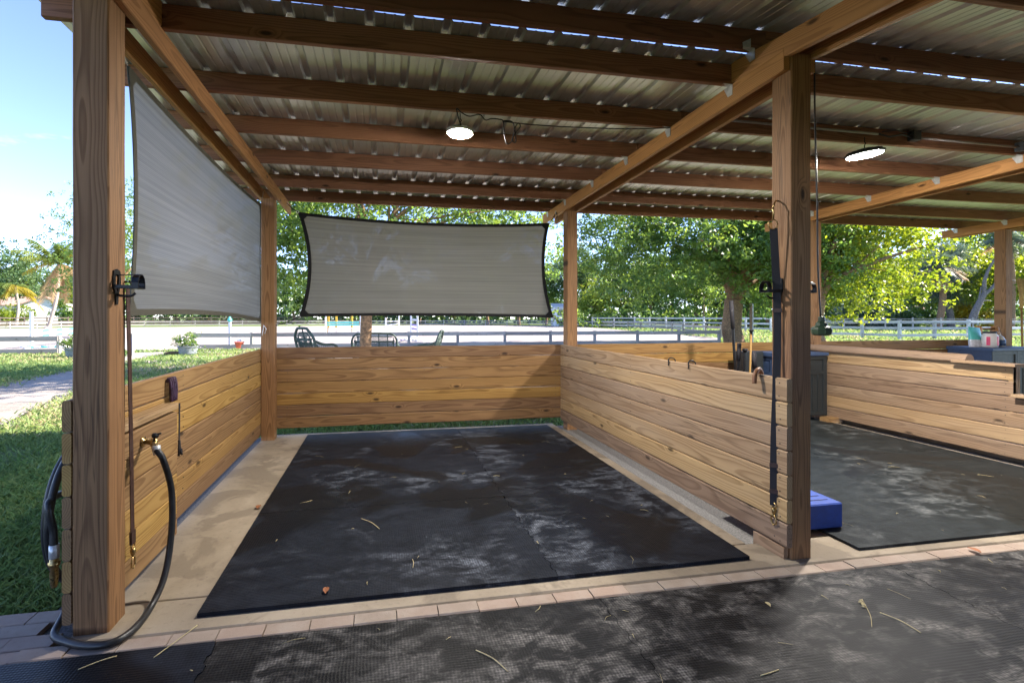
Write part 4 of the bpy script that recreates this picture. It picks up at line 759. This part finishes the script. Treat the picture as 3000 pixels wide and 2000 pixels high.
m.tube(catmull([bp(2866, 893), bp(2870, 865), bp(2874, 840)], 4), [.12-.01*i for i in range(9)], 6); m.tube(catmull([bp(2915, 836), bp(2920, 815), bp(2930, 800)], 4), [.1-.008*i for i in range(9)], 6); m.tube(catmull([bp(2870, 885), bp(2890, 880), bp(2905, 882)], 4), [.1-.008*i for i in range(9)], 6)
m.build('trunk', M['greybark'], t)
# ------------------------------------------------------------------ fences
def fence(name, label, P, mat, posts, rails, rh=.14, pw=.12, h=1.2, group=None, top=0., skip=()):
    P = [V(p) for p in P]; t = thing(name, label, 'fence', P[0], group); seg = [(a, b) for a, b in zip(P, P[1:])]
    tot = sum((b-a).length for a, b in seg); n = max(1, round(tot/posts)); pts = []
    for i in range(n+1):
        s = tot*i/n
        for a, b in seg:
            L = (b-a).length
            if s <= L+1e-6: pts.append((a.lerp(b, s/L), (b-a)/L)); break
            s -= L
    for p, d in pts: MB().board(p+V((0, 0, -.1)), p+V((0, 0, h+random.uniform(-.02, .03))), d, pw, pw, ch=.008, flat=False).build('post', M[mat], t)
    for z in rails:
        m = MB()
        for (p, d), (q, e) in zip(pts, pts[1:]):
            nd = V((-d.y, d.x, 0)); nd = nd if nd.y < 0 else -nd
            m.board(p+nd*(pw/2+.02)+V((0, 0, z+random.uniform(-.012, .012))), q+nd*(pw/2+.02)+V((0, 0, z+random.uniform(-.012, .012))), (0, 0, 1), rh, .036, ch=.003)
        m.build('rail', M[mat], t)
    return t
fence('rail_fence', 'low weathered two rail fence along the near side of the arena, behind the chairs', [(-8.5, 24.3, GZ), (18.7, 23.95, GZ)], 'grayfence', 2.55, (.13, .66), .19, .13, .78)
fence('rail_fence', 'low weathered two rail fence at far left, left of the arena gap', [(-19., 22.4, GZ), (-13.1, 22.6, GZ)], 'grayfence', 2.9, (.12, .63), .19, .13, .74)
fence('rail_fence', 'low grey rail fence curving along the right side of the arena', [G(2113, 992), G(1980, 972), G(1830, 962), G(1690, 956), at(1560, 88), at(1300, 92)], 'grayfence', 4.2, (.35, .75), .18, .12, .95)
fence('rail_fence', 'low grey rail fence along the far side of the arena', [at(1300, 92), at(1000, 88), at(400, 76), at(205, 70), at(-60, 58)], 'grayfence', 3.6, (.25, .72), .17, .12, .9)
fence('paddock_fence', 'dark brown three rail paddock fence beyond the arena at left', [at(-80, 66), at(205, 78), at(420, 86), at(760, 96), at(1000, 100)], 'darkfence', 3., (.35, .85, 1.35), .16, .16, 1.55)
fence('paddock_fence', 'whitish worn three rail paddock fence beyond the trunk of the big tree', [at(1735, 70), at(1850, 68), at(2060, 56), at(2258, 47)], 'whitefence', 3.2, (.35, .85, 1.35), .17, .16, 1.5)
fence('paddock_fence', 'worn three rail fence on bright grass beyond the second stall', [G(2400, 986), G(2505, 989), G(2610, 994), G(2735, 993), G(2860, 992), G(3010, 990)], 'whitefence', 3.0, (.28, .74, 1.18), .17, .16, 1.32)
fence('paddock_fence', 'grey wire topped fence farther off behind the worn white one at right', [at(2300, 52), at(2560, 54), at(2780, 52), at(3060, 48)], 'grayfence', 2.6, (.4, .8, 1.3), .06, .12, 1.42)
fence('paddock_fence', 'dark wooden fence of a far paddock under the woods at centre right', [at(1640, 84), at(1950, 80), at(2260, 74)], 'darkfence', 3., (.4, .85, 1.3), .14, .15, 1.5); fence('paddock_fence', 'clean white three rail fence far behind the pine', [at(2715, 74), at(2865, 70)], 'white', 2.4, (.4, .85, 1.3), .17, .14, 1.45)
t = thing('tube_gate', 'small white tube gate at the end of the worn paddock fence', 'gate', at(2268, 46)); m = MB()
a = at(2258, 46); b = at(2300, 45)
for z in (.2, .5, .8, 1.1, 1.4): m.tube([a+V((0, 0, z)), b+V((0, 0, z))], .03, 6)
for q in (0, .5, 1): m.tube([a.lerp(b, q)+V((0, 0, .15)), a.lerp(b, q)+V((0, 0, 1.45))], .035, 6)
m.build('gate_frame', M['white'], t)
# ------------------------------------------------------------------ jumps
def standard(par, u, D, vt, w=.12, mat='white'):
    p = at(u, D); m = MB(); m.board(p, V((p.x, p.y, hz(vt, D))), RT, w, .1); b = m.build('standard', M[mat], par); f = MB(); f.board(p+RT*-.35+V((0, 0, .05)), p+RT*.35+V((0, 0, .05)), (0, 0, 1), .1, .08); f.board(p+FW*-.35+V((0, 0, .05)), p+FW*.35+V((0, 0, .05)), (0, 0, 1), .1, .08); f.build('foot', M[mat], b)
def pole(par, a, b, c1='white', c2='turq', n=6, r=.05):
    a, b = V(a), V(b); m = MB()
    for i in range(n): m.m = i % 2; m.tube([a.lerp(b, i/n), a.lerp(b, (i+1)/n)], r, 10)
    m.build('pole', [M[c1], M[c2]], par)
t = thing('horse_jump', 'white and turquoise striped horse jump at far left, behind the fence', 'jump', at(150, 24))
standard(t, 92, 23.0, 912); standard(t, 262, 29., 905)
for v0, v1 in ((969, 960), (984, 972)): pole(t, at(98, 23, hz(v0, 23)), at(262, 29, hz(v1, 29)), n=9)
pole(t, at(60, 22.9, 0.02), at(200, 23.2, .02), n=7)
t = thing('horse_jump', 'turquoise and yellow horse jump with a white picket panel, behind the wicker chair', 'jump', at(1000, 44))
standard(t, 954, 43.5, 900); standard(t, 1056, 45, 900)
for u in (962, 985, 1031): p = at(u, 44.6); MB().board(p, V((p.x, p.y, hz(905, 44.6))), RT, .16, .1).build('yellow_post', M['yellow'], t)
for v in (945, 952): a, b = at(958, 44, hz(v, 44)), at(1052, 44.6, hz(v-1, 44.6)); MB().board(a, b, (0, 0, 1), .14, .05).build('plank', M['turq'], t)
m = MB(); a, b = at(962, 43.2), at(1052, 43.8); [m.board(a.lerp(b, i/26), a.lerp(b, i/26)+V((0, 0, .5)), RT, .06, .025) for i in range(27)]; [m.board(a+V((0, 0, z)), b+V((0, 0, z)), (0, 0, 1), .07, .03) for z in (.1, .5)]; m.build('picket_panel', M['white'], t)
t = thing('horse_jump', 'lilac striped jump wing with ladder rungs right of the tree trunk', 'jump', at(1213, 30))
for u in (1204, 1223): standard(t, u, 30, 900, .10)
for v, mt in ((951, 'lilac'), (962, 'lilac'), (935, 'white'), (980, 'white')): MB().board(at(1205, 30, hz(v, 30)), at(1222, 30, hz(v+2, 30)), (0, 0, 1), .1, .03).build('rung', M[mt], t)
t = thing('ground_poles', 'heap of lilac and white jump poles lying on the sand behind the settee', 'poles', at(1190, 28.5))
for i, (a, b) in enumerate((((1170, 992), (1220, 988)), ((1176, 996), (1214, 984)), ((1160, 994), (1216, 993)))): pole(t, G(*a, z=.02+.05*i), G(*b, z=.02+.05*i), 'white', 'lilac', 5, .05)
t = thing('horse_jump', 'small distant white crossrail jump at the far end of the sand', 'jump', at(1180, 72)); standard(t, 1169, 72, 918, .2); standard(t, 1130, 71, 930, .2)
pole(t, at(1130, 71.4, .8), at(1169, 71.6, .8), 'white', 'white', 2, .07); pole(t, at(1130, 71.4, .2), at(1169, 71.6, .45), 'white', 'white', 2, .07)
# ------------------------------------------------------------------ posts, tubs, bucket
t = thing('white_post', 'white jump standard with a turquoise knob standing beside the orange bucket', 'post', G(673, 1021)); p = G(673, 1021); D = 22.4
MB().board(p, p+V((0, 0, 1.30)), RT, .10, .08).build('post', M['white'], t); MB().lathe([(.05, 1.28), (.10, 1.32), (.10, 1.42), (.05, 1.46), (.05, 1.52), (0, 1.54)], p, (0, 0, 1), 12).build('knob', M['turq'], t)
t = thing('utility_post', 'slim pale post with a steel strip right of the big tree trunk', 'post', at(2200, 26.5)); p = at(2200, 26.5); MB().board(p, p+V((0, 0, 2.25)), RT, .11, .11).build('post', M['palepine'], t); MB().board(p+RT*.085, p+RT*.085+V((0, 0, 2.25)), RT, .05, .1).build('steel_strip', M['steel'], t)
one('utility_post', MB().tube([at(2062, 72), at(2062, 72, hz(868, 72))], .13, 8), M['palepine'], 'bare wooden pole in the far paddock left of the big tree trunk', 'post')
t = thing('gate_post', 'short grey gate post with blue painted board at the arena gap', 'post', G(386, 1041)); p = G(386, 1041); MB().board(p, p+V((0, 0, .86)), RT, .13, .13).build('post', M['grayfence'], t); q = p+RT*-.03+FW*-.1
MB().board(q+V((0, 0, .02)), q+V((.02, 0, .66)), RT, .09, .05).build('painted_board', M['blue'], t)
def tub(label, c, r, h, seed, fl=1):
    c = V(c); t = thing('planter_tub', label, 'planter', c, 'grey planter tubs by the arena')
    MB().lathe([(r*.82, 0), (r*.86, h*.3), (r*.93, h*.72), (r, h*.93), (r*1.05, h*.94), (r*1.05, h), (r*.97, h), (r*.93, h*.86), (0, h*.85)], c, (0, 0, 1), 30).build('tub', M['zinc'], t)
    C = ellpts(40, np.array(c)+np.array((0, 0, h+.18)), (r*1.15, r*1.0, .34), seed); C = np.concatenate([C, np.array(c)+np.array([[r*1.3, -.2, h*.9], [r*1.5, -.2, h*.75]])]); co, tone = leafcloud(C, 1500, .07, .075, .5, seed=seed); npmesh('foliage', co, 4, M['leaf'], t, tone)
    m = MB(); [m.tube([c+V((random.uniform(-.2, .2), random.uniform(-.2, .2), h*.8)), V(q)], [.008, .004], 5) for q in C[:22]]; m.build('stems', M['leafd'], t)
    co, tone = leafcloud(C, 110, .12, .05, .9, seed=seed+1); co[..., 2] += .05; npmesh('flowers', co, 4, M['flower'], t, tone)
tub('grey planter tub of white flowers at the corner of the two rail fence', G(551, 1040), .37, .36, 51); tub('grey planter tub of pale flowers half hidden behind the near left post', G(224, 1047), .36, .36, 52)
one('log', MB().tube(catmull([G(482, 1037, 0), G(500, 1035, .01), G(524, 1034, 0)], 4), [.05, .075, .08, .085, .09, .09, .085, .08, .06], 9), M['bark'], 'short weathered log lying against the grey planter tub', 'log')
c = G(701, 1022); t = thing('bucket', 'orange red feed bucket on the grass under the fence', 'bucket', c)
MB().lathe([(.155, 0), (.17, .02), (.20, .30), (.225, .31), (.225, .345), (.205, .345), (.19, .3), (.155, .03), (0, .03)], c, (0, 0, 1), 28).build('pail', M['red'], t)
MB().tube(catmull([c+RT*-.22+V((0, 0, .33)), c+RT*-.19+V((0, 0, .46)), c+RT*-.02+V((0, 0, .58)), c+RT*.17+V((0, 0, .46)), c+RT*.22+V((0, 0, .33))], 6), .008, 6).build('handle', M['steel'], t); MB().lathe([(.1, .32), (.11, .40), (.07, .45), (0, .46)], c, (0, 0, 1), 14).build('white_scoop', M['white'], t)
# ------------------------------------------------------------------ wicker seats
def wicker(name, label, c, rot, w, cat, g=None, sc=1.):
    c = V(c); ct, st_ = math.cos(rot), math.sin(rot); t = thing(name, label, cat, c, g)
    def q(x, y, z): return c+V((x*ct-y*st_, x*st_+y*ct, z))
    h = w/2; bk = lambda z: -.28-.30*(z-.40)                       # the back leans away
    m = MB(); P = [q(-h, bk(.4), .40), q(-h-.02, bk(.75), .75), q(-h+.10, bk(.98), .96), q(-h*.4, bk(1), 1.0), q(h*.4, bk(1), 1.0), q(h-.10, bk(.98), .96), q(h+.02, bk(.75), .75), q(h, bk(.4), .40)]
    m.tube(catmull(P, 6), .032, 8); k = max(2, round(w/.3))
    for i in range(1, k): x = -h+w*i/k; m.tube([q(x, bk(.4), .4), q(x, bk(.98), .98)], .016, 6)
    P2 = [q(-h+.08, bk(.4), .40), q(-h+.09, bk(.75), .75), q(-h+.18, bk(.9), .89), q(h-.18, bk(.9), .89), q(h-.09, bk(.75), .75), q(h-.08, bk(.4), .40)]; m.tube(catmull(P2, 5), .014, 6)
    for i in range(int(w/.022)):                                     # woven lattice
        x = -h+.06+(w-.12)*i/(w/.022)
        for s in (-1, 1):
            x1 = min(h-.05, max(-h+.05, x+s*.22)); m.tube([q(x, bk(.42), .42), q((x+x1)/2, bk(.66)+.006*s, .66), q(x1, bk(.9), .92 if abs(x1) < h-.12 else .8)], .0042, 4)
    m.board(q(-h+.05, bk(.74), .74), q(h-.05, bk(.74), .74), (0, 0, 1), .06, .012); m.build('backrest', M['wicker'], t)
    m = MB(); m.grid(lambda a, b: q(-h+w*a, -.28+.58*b, .40+.03*math.sin(a*math.pi)), 8, 6); m.tube([q(-h, .30, .39), q(h, .30, .39)], .03, 8); m.tube([q(-h, -.28, .39), q(-h, .3, .39)], .03, 8); m.tube([q(h, -.28, .39), q(h, .3, .39)], .03, 8)
    for i in range(int(w/.035)): x = -h+i*.035; m.tube([q(x, .30, .39), q(x+.02, .30, .24)], .006, 4)
    m.tube([q(-h, .3, .24), q(h, .3, .24)], .014, 6); m.build('seat', M['wicker'], t)
    for s in (-1, 1):
        m = MB(); m.tube(catmull([q(s*h, bk(.72), .72), q(s*(h+.04), -.1, .62), q(s*(h+.05), .22, .60), q(s*(h+.04), .34, .52), q(s*h, .30, .38)], 6), .032, 8)
        for i in range(9): y = -.3+i*.07; m.tube([q(s*(h+.03), y, .61), q(s*h, y+.02, .40)], .006, 4)
        m.build('armrest', M['wicker'], t)
        for y in (-.27, .29): MB().tube([q(s*(h-.02), y, .40), q(s*(h-.01), y*1.1, -.0)], [.03, .022], 7).build('leg', M['wicker'], t)
    t.scale = (sc, sc, sc)
wicker('wicker_chair', 'dark wicker armchair at left, its woven back towards the stall', at(928, 13.8), R(-38), .56, 'chair', 'dark wicker seats by the arena', 1.2); wicker('wicker_settee', 'dark wicker settee behind the slim tree trunk', at(1100, 15.4), R(-4), 1.35, 'settee', 'dark wicker seats by the arena'); wicker('wicker_chair', 'dark wicker armchair at right, turned side on to face left', at(1245, 14.2), R(72), .60, 'chair', 'dark wicker seats by the arena', 1.1)
# ------------------------------------------------------------------ house, camper, far buildings
D = 95.; ha = R(28); hRT = V((RT.x*math.cos(ha)-RT.y*math.sin(ha), RT.x*math.sin(ha)+RT.y*math.cos(ha), 0)); hFW = V((-hRT.y, hRT.x, 0))
def hp(u, z, d=0.): return at(127, D, z)+hRT*((u-127)*D/F*1.08)+hFW*d
t = thing('white_house', 'white gabled house with brown shingle roof beyond the arena at far left', 'house', at(100, D))
pk, ev = hz(871, D), hz(894, D)
m = MB(); g = [hp(73, -.1), hp(181, -.1), hp(181, ev), hp(127, pk), hp(73, ev)]; m.prism(g, hFW*8); m.prism([hp(-110, -.1, 2.5), hp(73, -.1, 2.5), hp(73, ev, 2.5), hp(-110, ev, 2.5)], hFW*6); m.build('wall', M['house'], t)
m = MB()
for (ua, ub, za, zb) in ((68, 127.3, ev-.35, pk+.05), (187, 126.7, ev-.5, pk+.05)):
    a, b = hp(ua, za, -.5), hp(ub, zb, -.5); m.add([a, b, b+hFW*9, a+hFW*9, a+V((0, 0, .18)), b+V((0, 0, .18)), b+hFW*9+V((0, 0, .18)), a+hFW*9+V((0, 0, .18))], [[0, 1, 2, 3], [7, 6, 5, 4], [0, 4, 5, 1], [1, 5, 6, 2], [2, 6, 7, 3], [3, 7, 4, 0]])
rl = hz(869, D); a, b = hp(-115, ev-.1, 1.9), hp(95, ev-.1, 1.9); c, d = hp(100, rl, 6), hp(-115, rl, 6); m.add([a, b, c, d, a+V((0, 0, .15)), b+V((0, 0, .15)), c+V((0, 0, .15)), d+V((0, 0, .15))], [[0, 1, 2, 3], [7, 6, 5, 4], [0, 4, 5, 1], [1, 5, 6, 2], [2, 6, 7, 3], [3, 7, 4, 0]])
m.build('roof', M['shingle'], t)
def win(par, u0, u1, v0, v1, d, Dx=D, c=False):
    rt, fw = (hRT, hFW) if c else (RT, FW)
    a, b = (hp(u0, hz(v1, Dx), d), hp(u1, hz(v1, Dx), d)) if c else (at(u0, Dx, hz(v1, Dx))+FW*d, at(u1, Dx, hz(v1, Dx))+FW*d); h = hz(v0, Dx)-hz(v1, Dx); w = MB(); up = V((0, 0, h))
    for p, q in ((a, b), (a+up, b+up), (a+up*.5, b+up*.5)): w.board(p, q, (0, 0, 1), .12, .12)
    for p in (a, b): w.board(p, p+up, rt, .12, .12)
    f = w.build('window', M['white'], par); MB().prism([a, b, b+up, a+up], fw*.03).build('pane', M['glass'], f)
win(t, 102, 112, 904, 923, -.06, D, True); win(t, 52, 67, 903, 924, 2.44, D, True)
t = thing('camper', 'white camper trailer parked right of the white house', 'trailer', at(183, 90)); m = MB(); a, b = at(169, 90, .6), at(198, 90, .6)
m.prism([a, b, b+V((0, 0, 2.5)), a+V((0, 0, 2.6))], FW*5); m.build('body', M['house'], t); win(t, 184, 193, 895, 901, -.05, 90); win(t, 184, 193, 906, 915, -.05, 90); m = MB()
for u in (176, 190): m.lathe([(.33, 0), (.33, .25), (0, .25)], at(u, 90, .28), FW, 14)
m.board(a+V((0, 0, -.1)), b+V((0, 0, -.1)), (0, 0, 1), .2, .1); m.build('chassis', M['blackmetal'], t)
def shed2(name, label, u0, u1, D2, vt, ve, depth, wm, rm):
    t = thing(name, label, 'building', at((u0+u1)/2, D2)); a, b = at(u0, D2), at(u1, D2); e = V((0, 0, hz(ve, D2)-GZ)); r = V((0, 0, hz(vt, D2)-GZ))
    MB().prism([a, b, b+e, a+e], FW*depth).build('wall', M[wm], t); o = RT*.4
    m = MB(); A, B = a-o+e-FW*.4, b+o+e-FW*.4; C2, D3 = b+o+r+FW*depth*.5, a-o+r+FW*depth*.5; k = V((0, 0, .15)); m.add([A, B, C2, D3, A+k, B+k, C2+k, D3+k], [[0, 1, 2, 3], [7, 6, 5, 4], [0, 4, 5, 1], [1, 5, 6, 2], [2, 6, 7, 3], [3, 7, 4, 0]]); m.build('roof', M[rm], t)
    return t
q = shed2('trailer_shed', 'pale open shed seen between the tan sail and the back post', 1626, 1664, 80, 890, 902, 4, 'house', 'steel'); win(q, 1632, 1660, 906, 925, -.05, 80)
shed2('far_barn', 'long white barn glimpsed under the bright tree', 2415, 2500, 92, 898, 908, 8, 'house', 'steel'); shed2('far_barn', 'pale house glimpsed between the bushes and the cabbage palm', 2685, 2725, 95, 896, 906, 8, 'house', 'shingle')
